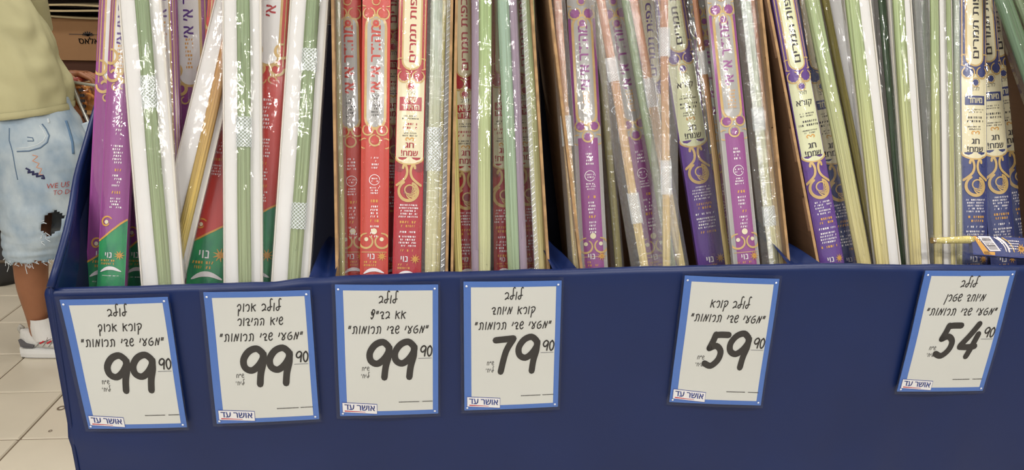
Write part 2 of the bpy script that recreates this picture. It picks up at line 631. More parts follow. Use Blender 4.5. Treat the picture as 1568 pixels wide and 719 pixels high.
# ------------------------------------------------------------------ display stand with the navy drape
stand = thing('display_stand', 'long display stand wrapped in navy blue vinyl cloth with upright packs in it', 'display stand', (0, 0.2, 0))
SO = Vector((0, 0.2, 0))
RIM = [(66, 440), (170, 438), (300, 434), (400, 431), (480, 424), (560, 420), (690, 415), (850, 411), (1000, 407), (1100, 405), (1205, 403), (1250, 402), (1400, 404), (1568, 405), (1720, 406)]
RP = [on_y(px, py, 0) for px, py in RIM]


def rim_z(x):
    if x <= RP[0].x:
        return RP[0].z
    for a, c in zip(RP, RP[1:]):
        if x <= c.x:
            t = (x - a.x) / (c.x - a.x)
            t = t * t * (3 - 2 * t)
            return a.z + (c.z - a.z) * t
    return RP[-1].z


XL, XR = RP[0].x, RP[-1].x


def drape(u, v):
    # v: 0 foot of the drape .. rim .. over the rim and down inside
    x = XL + (XR - XL) * u
    rz = rim_z(x) - 0.004
    rr = 0.009
    Ltot = 1.0
    if v < 0.75:
        z = 0.02 + (rz - rr - 0.02) * (v / 0.75)
        y = 0
        fold = noise.noise(Vector((x * 3.1, z * 2.2, 1.7))) * 0.007 + noise.noise(Vector((x * 9, z * 3.5, 4))) * 0.0022
        k = min(1, (rz - z) / 0.12)
        k2 = 0.12 + 0.88 * min(1, max(0, (rz - 0.27 - z) / 0.15))
        y += (fold * k * k2)
        # hard crease at the lower left
        cr = math.exp(-((z - 0.728 + 0.12 * (x - XL)) / 0.009) ** 2) * math.exp(-((x - XL) / 0.10) ** 2)
        y -= cr * 0.007
        # long soft vertical folds that fall from the rim
        y += 0.0018 * math.sin(x * 34 + 2 * math.sin(x * 9)) * min(1, (rz - z) / 0.3)
    elif v < 0.9:
        a = (v - 0.75) / 0.15 * math.pi
        w = 0.0012 * noise.noise(Vector((x * 22, 0, 7)))
        y = rr - (rr + w) * math.cos(a)
        z = rz - rr + (rr + w) * math.sin(a)
    else:
        y = 2 * rr
        z = rz - rr - (v - 0.9) / 0.1 * 0.07
    return Vector((x, y, z)) - SO


b = MB()
vs = [0.75 * i / 46 for i in range(46)] + [0.75 + 0.15 * i / 8 for i in range(9)] + [0.95, 1.0]
nx = 190
rows = [[drape(i / nx, v) for i in range(nx + 1)] for v in vs]
b.add([p for rw in rows for p in rw], [(j * (nx + 1) + i, j * (nx + 1) + i + 1, (j + 1) * (nx + 1) + i + 1, (j + 1) * (nx + 1) + i) for j in range(len(vs) - 1) for i in range(nx)])
fd = b.build('front_drape', CLOTH, stand, smooth=True)
md = fd.modifiers.new('thickness', 'SOLIDIFY')
md.thickness = 0.0015
md.offset = -1

# left side panel: rises from the front corner to the back
b = MB()


def side(u, v):
    y = 0.0 + 0.52 * u
    ztop = RP[0].z + 0.81 * min(y, 0.40) + 0.01 * math.sin(y * 22)
    z = 0.02 + (ztop - 0.02) * v
    if v > 0.5:
        bow = 0.012 * math.sin(y * 15 + 1) * (v - 0.5) * 2
    else:
        bow = 0
    return Vector((XL + bow + 0.004 * noise.noise(Vector((y * 9, z * 6, 2))), y, z)) - SO


b.grid(30, 40, side)
sd = b.build('side_drape', CLOTH, stand, smooth=True)
md = sd.modifiers.new('thickness', 'SOLIDIFY')
md.thickness = 0.003
md.offset = 0
# rolled hem that follows the sloping edge
b = MB()
b.tube([side(i / 24, 1) for i in range(25)], 0.0055, 8)
b.build('side_hem', CLOTH, stand, smooth=True)
# fold of cloth inside the left corner, its shade painted as darker navy
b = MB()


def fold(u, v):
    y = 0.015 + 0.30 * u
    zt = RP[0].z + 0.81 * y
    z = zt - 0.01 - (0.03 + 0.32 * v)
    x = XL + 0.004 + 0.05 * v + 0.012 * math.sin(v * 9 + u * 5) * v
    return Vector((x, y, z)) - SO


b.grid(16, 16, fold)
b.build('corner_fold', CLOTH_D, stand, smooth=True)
# deck, back board, right end
b = MB()
b.box(XL + 0.01, XR, 0.02 - .2, 0.5 - .2, 0.855, 0.875)
b.build('deck_board', CARDB_D, stand)
b = MB()
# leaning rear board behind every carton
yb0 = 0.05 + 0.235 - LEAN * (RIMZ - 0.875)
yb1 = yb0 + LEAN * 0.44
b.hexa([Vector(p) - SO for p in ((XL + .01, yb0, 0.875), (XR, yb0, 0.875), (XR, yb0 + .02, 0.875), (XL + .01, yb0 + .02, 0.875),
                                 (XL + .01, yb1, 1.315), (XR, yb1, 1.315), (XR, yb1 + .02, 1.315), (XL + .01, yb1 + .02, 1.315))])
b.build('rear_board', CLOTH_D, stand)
b = MB()
b.box(XR - 0.004, XR + 0.004, 0.0 - .2, 0.52 - .2, 0.02, 1.2)
b.box(XL, XR, 0.51 - .2, 0.52 - .2, 0.02, 0.9)
b.build('end_drape', CLOTH, stand)

# ---- cloth tucked between the cartons
for (xa, xb, xc, ya, hgt) in ((466, 500, 516, 424, 60), (846, 868, 892, 412, 84), (1206, 1236, 1268, 403, 76)):
    b = MB()
    A = on_y(xa, ya, 0.016)
    C = on_y(xc, ya, 0.016)
    wdt = C.x - A.x

    def tuck(u, v, A=A, C=C, wdt=wdt, hgt=hgt, xa=xa):
        y = 0.016 + 0.15 * v
        rise = 0.055 * v * (1.25 - u if xa > 600 else 0.35 + u)
        x = A.x + wdt * (0.08 + 0.84 * u) + (-0.05 * v if xa > 600 else 0.012 * v)
        z = A.z - 0.006 + rise + 0.010 * math.sin(u * math.pi * 2.2 + v * 3) * (0.3 + v) - 0.012 * math.sin(math.pi * u) * (1 - v)
        return Vector((x, y, z)) - SO
    b.grid(12, 12, tuck)
    b.build('cloth_tuck', CLOTH, stand, smooth=True)

# ------------------------------------------------------------------ cartons (open fronts)
BK = Vector((0, math.cos(R(18)), -math.sin(R(18))))   # direction into a leaning carton
UPL = Vector((0, math.sin(R(18)), math.cos(R(18))))


def edge_line(bx, by, tx, y0):
    B = on_lean(bx, by, y0)
    T = on_lean(tx, 0, y0)
    d = (T - B)
    k0 = (0.879 - B.z) / d.z
    k1 = (1.60 - B.z) / d.z
    return B + d * k0, B + d * k1


def carton(label, L, Rr, y0=0.036, depth=0.165, mat_out=CARDB):
    a0, a1 = edge_line(*L, y0)
    c0, c1 = edge_line(*Rr, y0)
    o = thing('open_carton', label, 'carton', ((a0 + c0) / 2), 'cartons standing in the display')
    O = (a0 + c0) / 2
    th = Vector((0.004, 0, 0))

    def wall(p0, p1, q0, q1, th, name, ragged=0):
        # from front edge p to back edge q
        b = MB()
        n = 14
        for k in range(n):
            s0, s1 = k / n, (k + 1) / n
            cut = BK * (random.choice((0, 0, 0.004, 0.008)) if ragged else 0)
            f0, f1 = p0.lerp(p1, s0) + cut, p0.lerp(p1, s1) + cut
            g0, g1 = q0.lerp(q1, s0), q0.lerp(q1, s1)
            b.hexa([v - O for v in (f0, f0 + th, g0 + th, g0, f1, f1 + th, g1 + th, g1)])
        return b.build(name, mat_out, o)
    D = BK * depth
    wall(a0, a1, a0 + D, a1 + D, th, 'side_wall', 1)
    wall(c0, c1, c0 + D, c1 + D, th, 'side_wall', 1)
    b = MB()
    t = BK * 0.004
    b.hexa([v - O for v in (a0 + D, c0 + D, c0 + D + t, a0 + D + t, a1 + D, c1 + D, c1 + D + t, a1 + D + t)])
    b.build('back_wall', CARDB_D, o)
    b = MB()
    e0, e1 = a0.lerp(a1, 0.06), c0.lerp(c1, 0.06)
    b.hexa([v - O for v in (a0, c0, c0 + t, a0 + t, e0, e1, e1 + t, e0 + t)])
    b.build('front_flap', CARDB, o)
    # the pale cut edge of each side wall
    for p0, p1 in ((a0, a1), (c0, c1)):
        b = MB()
        q, t_ = BK * -0.0012, BK * 0.001
        b.hexa([v - O for v in (p0 + q, p0 + q + th, p0 + q + t_ + th, p0 + q + t_, p1 + q, p1 + q + th, p1 + q + t_ + th, p1 + q + t_)])
        b.build('cut_edge', mat('cut_card_edge', srgb(176, 140, 98), rough=0.9, var=0.35, scale=(20, 20, 55)), o)
    return o


carton('brown carton with open front around the orange and red lulav packs', (514, 422, 507), (682, 414, 690))
carton('brown carton with open front left of the wide dark gap in the middle', (690, 414, 697), (838, 410, 812))
carton('brown carton with open front around the purple and tan lulav packs', (888, 408, 840), (1206, 402, 1163))
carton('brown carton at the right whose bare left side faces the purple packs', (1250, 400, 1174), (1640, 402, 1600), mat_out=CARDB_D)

# ------------------------------------------------------------------ packs


class Pack:
    def __init__(s, name, label, bx, by, tx, w, L, group, cat='palm frond pack'):
        y0 = 0.056 + 0.031 * L
        B, T = on_lean(bx, by, y0), on_lean(tx, 0, y0)
        d = (T - B).normalized()
        k0 = (0.882 - B.z) / d.z
        s.O = B + d * k0
        s.d = d
        s.side = d.cross(Vector((0, 1, -LEAN)).normalized()).normalized()
        if s.side.x < 0:
            s.side = -s.side
        s.n = s.side.cross(d).normalized()       # points to the back (+y)
        if s.n.y < 0:
            s.n = -s.n
        mid = (B + T) / 2
        s.s = (mid - CAM).dot(FW) / FPX            # metres per photo pixel here
        s.hw = w / 2 * s.s
        s.len = 0.93
        M = Matrix((s.side, s.n, s.d)).transposed().to_4x4()
        M.translation = s.O
        s.root = thing(name, label, cat, group=group, mat=M)
        s.prints = {}
        s.fr = lambda x: 0.0
        s.card = None

    def zof(s, py):
        a, c = 0.0, 1.3
        for _ in range(40):
            m_ = (a + c) / 2
            if proj(s.O + s.d * m_)[1] > py:
                a = m_
            else:
                c = m_
        return a

    # --- printing on the front of the card
    def mb(s, name, m):
        k = (name, m.name)
        if k not in s.prints:
            s.prints[k] = (MB(), m)
        return s.prints[k][0]

    def flat(s, name, m, vs, fs, lay):
        B = s.mb(name, m)
        B.add([(x, -(s.fr(x) + 0.00025 * lay), z) for x, z in vs], fs)

    def band(s, name, m, u0, u1, z0, z1, lay, n=6):
        vs, fs = [], []
        for i in range(n + 1):
            x = (u0 + (u1 - u0) * i / n) * s.hw
            a = z0(x) if callable(z0) else z0
            c = z1(x) if callable(z1) else z1
            vs += [(x, a), (x, c)]
        for i in range(n):
            fs.append((2 * i, 2 * i + 2, 2 * i + 3, 2 * i + 1))
        s.flat(name, m, vs, fs, lay)

    def stroke(s, name, m, pts, w, lay, taper=None):
        vs, fs = stroke2d(pts, w, taper)
        s.flat(name, m, vs, fs, lay)

    def blob(s, name, m, cx, cz, r, lay, jag=0.0, n=18, sz=1.0):
        vs = [(cx, cz)]
        for k in range(n):
            a = 2 * math.pi * k / n
            rr = r * (1 - jag * (k % 2))
            vs.append((cx + rr * math.cos(a), cz + rr * sz * math.sin(a)))
        s.flat(name, m, vs, [(0, 1 + k, 1 + (k + 1) % n) for k in range(n)], lay)

    def text(s, name, m, t, cx, cz, lay, h=None, w=None, rot=0, bold=0.0):
        vs, fs, asp = text2d(t, bold)
        if h is None:
            h = w / asp
        if w is None:
            w = h * asp
        c, sn = math.cos(rot), math.sin(rot)
        o = []
        for x, y in vs:
            X, Y = (x - .5) * w, (y - .5) * h
            o.append((cx + X * c - Y * sn, cz + X * sn + Y * c))
        s.flat(name, m, o, fs, lay)

    def micro(s, m, cx, cz, w, rows, lay, rh, rot=False, fill=0.62, name='small_print'):
        """rows of tiny print too small to read"""
        vs, fs = [], []
        for r_ in range(rows):
            ww = w * random.uniform(0.7, 1)
            x = -ww / 2
            zc = -(r_ - (rows - 1) / 2) * rh
            while x < ww / 2:
                l = random.uniform(0.25, 0.7) * rh * 0.7
                if random.random() < 0.84:
                    q = [(x, zc - rh * .28), (x + l, zc - rh * .28), (x + l, zc + rh * .28), (x, zc + rh * .28)]
                    if random.random() < .5:
                        q = [(x, zc - rh * .28), (x + l * .45, zc - rh * .28), (x + l, zc + rh * .28), (x + l * .3, zc + rh * .28)]
                    if rot:
                        q = [(-c_, a_) for a_, c_ in q]
                    o = len(vs)
                    vs += [(cx + a_, cz + c_) for a_, c_ in q]
                    fs.append((o, o + 1, o + 2, o + 3))
                x += l + rh * 0.22
        s.flat(name, m, vs, fs, lay)

    def curl(s, m, cx, cz, r, lay, a0=0, turns=1.1, sgn=1, w=None, name='gold_scroll', r1=0.35):
        w = w or 2.2 * s.s
        pts = []
        n = 14
        for i in range(n + 1):
            t = i / n
            a = a0 + sgn * turns * 2 * math.pi * t
            rr = r * (1 - (1 - r1) * t)
            pts.append((cx + rr * math.cos(a), cz + rr * math.sin(a)))
        s.stroke(name, m, pts, w, lay, taper=lambda t: 0.75 + 0.4 * math.sin(math.pi * t))

    def clipx(s, f=1.0):
        pass

    def finish(s):
        hw = s.hw * 0.985
        for (name, _), (B, m) in s.prints.items():
            if not B.v:
                continue
            B.v = [((max(-hw, min(hw, x))), (-(s.fr(max(-hw, min(hw, x)))) - (-(y) - s.fr(x)) if abs(x) > hw else y), z) for x, y, z in B.v]
            B.build(name, m, s.card or s.root, kind='stuff' if name in ('small_print', 'gold_scroll', 'rosette', 'stripe', 'palm_emblem') else None)
        return s.root

    # --- bodies
    def make_card(s, m, t=0.009, bulge=0.0045, ztop=None, zbot=0.004):
        ztop = ztop or s.len
        hw = s.hw

        def fr(x):
            u = min(1, abs(x) / hw)
            return t / 2 + bulge * (1 - u * u)
        s.fr = fr
        n = 8
        prof = [(-hw + 2 * hw * i / n, -fr(-hw + 2 * hw * i / n)) for i in range(n + 1)]
        prof += [(hw, t / 2), (-hw, t / 2)]
        b = MB()
        zs = [zbot, zbot + (ztop - zbot) * .5, ztop]
        b.rings([[Vector((x, y, z)) for x, y in prof] for z in zs])
        s.card = b.build('printed_card', m, s.root)
        return s.card

    def frond(s, m, u=0.0, w=14, z0=0.01, z1=None, yoff=0.0, u1=None, name='palm_frond', th=0.42):
        """closed frond: ridged spindle with overlapping long leaves"""
        z1 = z1 or s.len - 0.02
        u1 = u if u1 is None else u1
        r = w / 2 * s.s
        sd = random.uniform(0, 50)
        b = MB()
        n = 20
        rings = []
        nz = 44
        for j in range(nz + 1):
            t = j / nz
            z = z0 + (z1 - z0) * t
            cx = (u + (u1 - u) * t) * s.hw + 0.0006 * math.sin(z * 17 + sd)
            tp = min(1, 0.82 + t * 1.2) * (1 if t < 0.8 else max(0.06, (1 - t) / 0.2))
            ring = []
            for k in range(n):
                a = 2 * math.pi * k / n
                rr = r * tp * (1 + 0.06 * (1 if k % 2 else -1) + 0.05 * math.sin(3 * a + z * 6 + sd))
                ring.append(Vector((cx + rr * math.cos(a), yoff + rr * th * math.sin(a), z)))
            rings.append(ring)
        b.rings(rings)
        f = b.build(name, m, s.root, smooth=True)
        # long leaf blades lying over the spindle
        for q in range(3 if w >= 12 else 2):
            b = MB()
            zz0 = z0 + random.uniform(0.0, 0.16)
            zz1 = z1 - random.uniform(0.05, 0.3)
            off = (q - 1) * 0.45 + random.uniform(-.1, .1)
            vs_, fs_ = [], []
            K = 20
            for j in range(K + 1):
                t = j / K
                z = zz0 + (zz1 - zz0) * t
                tt = (z - z0) / (z1 - z0)
                cx = (u + (u1 - u) * tt) * s.hw + off * r * (1 - 0.3 * t) + 0.0006 * math.sin(z * 17 + sd)
                ww = r * 0.30 * math.sin(math.pi * min(0.98, 0.08 + t * 0.9)) ** 0.6
                yy = yoff - r * th * math.sqrt(max(0.05, 1 - off * off)) - 0.0006
                vs_ += [(cx - ww, yy + 0.0006, z), (cx, yy - 0.0009, z), (cx + ww, yy + 0.0006, z)]
            for j in range(K):
                a = 3 * j
                fs_ += [(a, a + 1, a + 4, a + 3), (a + 1, a + 2, a + 5, a + 4)]
            b.add(vs_, fs_)
            b.build('leaf_blade', m, f, smooth=True)
        return f

    def net(s, y0, y1, u=0.0, w=18, th=0.5, yo=-0.004):
        """white knitted net sleeve around the frond between photo rows y0 and y1"""
        z1, z0 = s.zof(y0), s.zof(y1)
        r = w / 2 * s.s
        b = MB()
        n = 12
        turns = (z1 - z0) / (2 * math.pi * r) * 1.1
        for sg in (-1, 1):
            for k in range(n):
                a0 = 2 * math.pi * k / n
                vs_, fs_ = [], []
                K = 14
                for j in range(K + 1):
                    t = j / K
                    a = a0 + sg * turns * 2 * math.pi * t
                    for e in (-0.00028, 0.00028):
                        vs_.append((u * s.hw + (r) * math.cos(a), yo - r * th * math.sin(a) - 0.0008, z0 + (z1 - z0) * t + e * 1.6))
                for j in range(K):
                    fs_.append((2 * j, 2 * j + 1, 2 * j + 3, 2 * j + 2))
                b.add(vs_, fs_)
        ns = b.build('net_sleeve', NET, s.root)
        b = MB()
        b.rings([[Vector((u * s.hw + r * .97 * math.cos(a), yo - r * th * .97 * math.sin(a) - .0006, z)) for a in [2 * math.pi * k / 14 for k in range(14)]] for z in (z0, z1)], cap=False)
        b.build('net_backing', film_mat('net_haze', haze=0.22, gl=0.04), ns, smooth=True)

    def film(s, w=None, th=0.011, m=None, z0=0.0, crinkle=1.0, yb=0.006, u=0.0):
        hw = (w / 2 * s.s) if w else s.hw * 1.08
        m = m or FILM
        sd = random.uniform(0, 90)
        b = MB()
        nxx, nz = 10, 150
        cx = u * s.hw

        def fr(a, t):
            uu = a * 2 - 1
            z = z0 + (s.len + 0.015 - z0) * t
            x = cx + uu * hw * (1 + 0.025 * noise.noise(Vector((sd, z * 14, 0))))
            base = th * (1 - abs(uu) ** 3.2)
            w1 = noise.noise(Vector((uu * 2.2 + sd, z * 11 + uu * 2, sd))) * 0.0016
            w2 = noise.noise(Vector((uu * 3 + sd, z * 46 - uu * 5, sd + 9))) * 0.0008
            y = -(base + max(-0.0006, (w1 + w2) * crinkle) * (1 - abs(uu) ** 2) + 0.0008)
            if abs(uu) < 0.999:
                y = min(y, -(s.fr(max(-s.hw, min(s.hw, x))) + 0.0012) if s.card and abs(x) < s.hw else y)
            return (x, y, z)
        b.grid(nxx, nz, fr)
        b.add([(cx - hw, -0.0008, z0), (cx + hw, -0.0008, z0), (cx + hw, yb, z0), (cx - hw, yb, z0),
               (cx - hw, -0.0008, s.len), (cx + hw, -0.0008, s.len), (cx + hw, yb, s.len), (cx - hw, yb, s.len)],
              [(0, 4, 7, 3), (1, 2, 6, 5), (3, 7, 6, 2)])
        return b.build('plastic_sleeve', m, s.root, smooth=True)

    def seam(s, u=0.86, wpx=5, pitch=9):
        """heat-sealed seam with slanted ribs"""
        b = MB()
        z = 0.02
        x = u * s.hw
        w = wpx * s.s
        while z < s.len - 0.02:
            h = pitch * s.s
            b.tube([(x - w / 2, -0.0125, z), (x + w / 2, -0.0130, z + h * .45)], 0.0006, 5)
            z += h
        sm = b.build('film_seam', SEAM, s.root)
        b = MB()
        b.add([(x - w * .7, -0.0118, 0.02), (x + w * .7, -0.0123, 0.02), (x + w * .7, -0.0123, s.len - .02), (x - w * .7, -0.0118, s.len - .02)], [(0, 1, 2, 3)])
        b.build('seam_band', FILM_CRINKLED, sm)

    # --- printed designs
    def palm_logo(s, py, ws=GOLD_O):
        z = s.zof(py)
        k = s.s * (s.hw / s.s / 21)
        s.text('emblem_text', WHITE_P, 'נוי', -4 * k, z + 2 * k, 5, h=8 * k, bold=0.01)
        s.micro(ws, -5 * k, z - 9 * k, 22 * k, 2, 5, 5 * k)
        for q in range(9):
            a = q / 9 * 2 * math.pi
            s.stroke('palm_emblem', GOLD_O, [(12 * k, z + 2 * k), (12 * k + 7 * k * math.cos(a), z + 2 * k + 7 * k * math.sin(a))], 2.2 * k, 5, taper=lambda t: 1.2 - t)
        zz = z - 20 * k
        pts = [(-15 * k, zz - 4 * k), (-6 * k, zz + 1 * k), (4 * k, zz + 1.5 * k), (15 * k, zz - 3 * k)]
        s.stroke('white_swoosh', WHITE_P, pts, 3.4 * k, 5, taper=lambda t: 0.4 + 1.2 * math.sin(math.pi * t))
        s.micro(WHITE_P, 0, zz - 10 * k, 26 * k, 1, 5, 2.6 * k)

    def pomegranates(s, z, m, lay=3, r=9, gap=0.5, small=True, up=1):
        k = s.s
        g = s.hw * gap
        for sg in (-1, 1):
            s.blob('rosette', m, sg * g, z, r * .85 * k, lay, jag=0.16)
            s.curl(GOLD, sg * g, z, r * k, lay + 1, a0=math.pi / 2 - sg * 0.6, turns=0.85, sgn=-sg, r1=0.95, w=2 * k)
            s.curl(GOLD, sg * g * 1.5, z + up * 20 * k, r * 1.0 * k, lay + 1, a0=-math.pi / 2, turns=0.55, sgn=sg, r1=0.85, w=1.8 * k)
        if small:
            s.blob('rosette', m, 0, z - up * 15 * k, r * .6 * k, lay, jag=0.2)
            s.curl(GOLD, 0, z - up * 15 * k, r * .75 * k, lay + 1, a0=0, turns=0.95, r1=0.9, w=1.6 * k)

    def long_design(s, base, wend, ygreen, letter, ylab, tomato=False):
        """tall card: white window above, solid colour, then green foot"""
        k = s.s
        s.make_card(base)
        zw = s.zof(wend)
        u = 0.50
        s.band('stripe', GOLD, -0.82, -0.76, zw - 2 * k, s.len, 1, 1)
        s.band('stripe', GOLD, 0.76, 0.82, zw - 2 * k, s.len, 1, 1)
        s.band('stripe', GOLD, -0.62, 0.62, zw + 14 * k, s.len, 1)
        s.blob('stripe', GOLD, 0, zw + 14 * k, 0.62 * s.hw, 1)
        s.band('white_window', WHITE_C, -u, u, zw + 14 * k, s.len, 2)
        s.blob('white_window', WHITE_C, 0, zw + 14 * k, u * s.hw, 2)
        s.band('stripe', MATS['brown_gold_edge_print'], -0.95, -0.90, zw + 30 * k, s.len, 1, 1)
        s.band('stripe', MATS['brown_gold_edge_print'], 0.90, 0.95, zw + 30 * k, s.len, 1, 1)
        s.text('lettering', letter, 'מהודר א׳ א׳', 0, s.zof(ylab) + 36 * k, 3, w=112 * k, rot=R(90), bold=0.02)
        if not tomato:
            s.micro(GOLD_O, 0, s.zof(ylab) - 44 * k, 12 * k, 8, 3, 6 * k)
        # scroll below the window
        for sg in (-1, 1):
            s.curl(GOLD, sg * 0.75 * s.hw, zw + 20 * k, 12 * k, 4, a0=math.pi * (0.5), turns=0.7, sgn=sg, r1=0.7, w=3.8 * k)
            s.curl(GOLD, sg * 0.45 * s.hw, zw - 6 * k, 12 * k, 4, a0=math.pi * (0.5 - .5 * sg), turns=0.9, sgn=-sg, r1=0.4, w=4.2 * k)
            s.curl(GOLD, sg * 0.28 * s.hw, zw - 24 * k, 7 * k, 4, a0=0, turns=0.7, sgn=sg, r1=0.6, w=2 * k)
        # print on the coloured body
        z = s.zof(wend + 75)
        s.micro(WHITE_P, 2 * k, z, 10 * k, 8, 3, 6 * k)
        s.micro(WHITE_P, 2 * k, z - 52 * k, 16 * k, 6, 3, 5 * k)
        s.micro(GOLD_O, 2 * k, z - 76 * k, 14 * k, 1, 3, 7 * k)
        s.micro(WHITE_P, 2 * k, z - 92 * k, 14 * k, 4, 3, 5 * k)
        s.micro(GOLD_O, 2 * k, z - 110 * k, 16 * k, 1, 3, 7 * k)
        s.micro(WHITE_P, 2 * k, z - 126 * k, 16 * k, 4, 3, 4.4 * k)
        zg = s.zof(ygreen)
        amp = 14 * k
        fn = lambda x: zg + amp * (x / s.hw) * abs(x / s.hw) + 6 * k * math.sin(x / s.hw * 2.6)
        s.band('green_foot', GREEN_P, -0.985, 0.985, 0.004, fn, 1, 12)
        s.stroke('gold_scroll', GOLD_O, [(u_ * s.hw, fn(u_ * s.hw)) for u_ in (-.97, -.7, -.4, -.1, .2, .5, .75, .97)], 2.6 * k, 3)
        s.curl(GOLD_O, -0.45 * s.hw, zg + 12 * k, 9 * k, 3, a0=math.pi * .2, turns=0.8, r1=0.5, w=2.4 * k)
        s.blob('gold_scroll', CREAM, -0.45 * s.hw, zg + 12 * k, 3 * k, 4)
        s.palm_logo(392)

    def window_design(s, base, frame, y0=30, y1=195, letter=None, sky=SILVER, lower=345):
        """card with a long silver window framed in gold"""
        k = s.s
        s.make_card(SILVER if base is not ORED else TOMATO)
        letter = letter or base
        za, zb = s.zof(y0), s.zof(y1)
        r = 0.62 * s.hw
        s.band('colour_field', base, -0.985, -0.80, zb - 6 * k, za, 1, 1)
        s.band('colour_field', base, 0.80, 0.985, zb - 6 * k, za, 1, 1)
        s.band('gold_frame', GOLD, -0.80, 0.80, zb + r, za - r, 2)
        s.blob('gold_frame', GOLD, 0, zb + r, 0.80 * s.hw, 2, sz=1.15)
        s.blob('gold_frame', GOLD, 0, za - r, 0.80 * s.hw, 2, sz=1.15)
        s.band('silver_window', sky, -0.62, 0.62, zb + r, za - r, 3)
        s.blob('silver_window', sky, 0, zb + r, r, 3, sz=1.15)
        s.blob('silver_window', sky, 0, za - r, r, 3, sz=1.15)
        L_ = (za - zb)
        s.text('lettering', letter, 'מהודר א׳ א׳', 0, zb + L_ * 0.62, 4, w=L_ * 0.62, h=14 * k, rot=R(90), bold=0.03)
        s.micro(BLACK_P if base is ORED else GOLD_O, 0, zb + L_ * 0.19, 12 * k, 7, 4, 5 * k)
        # fruit and scrolls above and below
        s.pomegranates(za + 7 * k, base, r=9)
        s.pomegranates(zb - 6 * k, base, r=8, up=-1, small=False)
        s.blob('rosette', base, 0, zb - 22 * k, 6 * k, 3, jag=0.2)
        s.curl(GOLD, 0, zb - 22 * k, 8.5 * k, 4, a0=math.pi / 2, turns=0.95, r1=0.9)
        s.pomegranates(za + 40 * k, base, r=8)
        # solid body
        zt = zb - 22 * k
        zl = s.zof(lower)
        s.band('colour_field', base, -0.985 if base is ORED else -0.72, 0.985 if base is ORED else 0.72, 0.004, zt - 2 * k, 1)
        z = zt - 34 * k
        s.micro(WHITE_P, 0, z, 12 * k, 4, 4, 5 * k)
        s.curl(WHITE_P, 0, z - 26 * k, 8 * k, 4, a0=0, turns=0.95, r1=0.95, w=0.9 * k, name='seal')
        s.micro(WHITE_P, 0, z - 26 * k, 12 * k, 2, 4, 4 * k)
        s.micro(WHITE_P, 0, z - 42 * k, 15 * k, 3, 4, 4 * k)
        s.micro(GOLD_O, 0, z - 58 * k, 12 * k, 1, 4, 7 * k)
        s.micro(WHITE_P, 0, z - 74 * k, 12 * k, 4, 4, 5 * k)
        s.micro(GOLD_O, 0, z - 88 * k, 12 * k, 1, 4, 7 * k)
        s.micro(WHITE_P, 0, z - 104 * k, 12 * k, 4, 4, 5 * k)
        zs = zl - 24 * k
        for sg in (-1, 1):
            s.curl(GOLD, sg * 0.55 * s.hw, zs, 12 * k, 4, a0=math.pi / 2, turns=0.9, sgn=-sg, r1=0.75, w=2.6 * k)
            s.blob('gold_scroll', CREAM, sg * 0.55 * s.hw, zs + 3 * k, 3 * k, 4)
        s.blob('gold_scroll', CREAM, 0, zs + 15 * k, 4.5 * k, 4)
        s.band('gold_line', GOLD, -0.9, 0.9, zs - 17 * k, zs - 16 * k, 3)
        s.palm_logo(394)

    def cream_design(s, base, letter, name_he, boxed=True, dy=0, cream=CREAM, body_y=248):
        """card with a cream label and a cream title window above it"""
        k = s.s
        s.make_card(base)
        zw = s.zof(107 + dy)
        r = 0.58 * s.hw
        s.band('gold_frame', GOLD, -0.70, 0.70, zw + r, s.len, 1)
        s.blob('gold_frame', GOLD, 0, zw + r, 0.70 * s.hw, 1)
        s.band('gold_frame', GOLD, -0.93, -0.86, zw, s.len, 1, 1)
        s.band('gold_frame', GOLD, 0.86, 0.93, zw, s.len, 1, 1)
        s.band('cream_window', cream, -0.58, 0.58, zw + r, s.len, 2)
        s.blob('cream_window', cream, 0, zw + r, r, 2)
        s.text('lettering', letter, 'לכם... כפות תמרים', 0, zw + 10 * k + 84 * k, 3, w=168 * k, h=12 * k, rot=R(90), bold=0.025)
        # cream label
        zl1 = zw - 14 * k
        zl0 = s.zof(body_y + dy)
        s.band('cream_label', cream, -0.94, 0.94, zl0 + 0.3 * s.hw, zl1, 2)
        s.blob('cream_label', cream, 0, zl0 + 0.3 * s.hw, 0.94 * s.hw, 2, sz=0.5)
        s.stroke('gold_scroll', GOLD, [(0.97 * s.hw * math.cos(a_), zl0 + 0.3 * s.hw + 0.5 * s.hw * math.sin(a_)) for a_ in [math.pi * (1 + q / 8) for q in range(9)]], 2.2 * k, 3)
        s.pomegranates(zl1 + 2 * k, letter if letter is not BLACK_P else base, r=9, lay=4)
        z = s.zof(143 + dy)
        s.text('lettering', BLACK_P, 'לולב', 0, z, 3, h=6.5 * k, w=13 * k)
        z = s.zof(160 + dy)
        if boxed == 2:
            s.band('title_box', base, -0.78, 0.78, z - 11 * k, z + 10 * k, 3)
            s.text('title', cream, 'שיא', 0, z + 5 * k, 4, h=8 * k, w=18 * k, bold=0.03)
            s.text('title', cream, name_he, 0, z - 5.5 * k, 4, h=7.5 * k, w=26 * k, bold=0.03)
            z -= 4 * k
        elif boxed:
            s.band('title_box', base, -0.74, 0.74, z - 8 * k, z + 6 * k, 3)
            s.text('title', cream, name_he, 0, z - 1 * k, 4, h=8 * k, w=22 * k, bold=0.03)
        else:
            s.text('title', BLACK_P, name_he, 0, z, 3, h=11 * k, w=25 * k, bold=0.02)
        s.micro(BLACK_P, 0, z - 17 * k, 26 * k, 2, 3, 3.8 * k)
        s.micro(letter, 0, z - 30 * k, 30 * k, 2, 3, 5.6 * k)
        s.micro(BLACK_P, 0, z - 43 * k, 24 * k, 2, 3, 3.8 * k)
        s.curl(GOLD_O, -4 * k, z - 51 * k, 3.5 * k, 3, turns=0.7, w=1.6 * k)
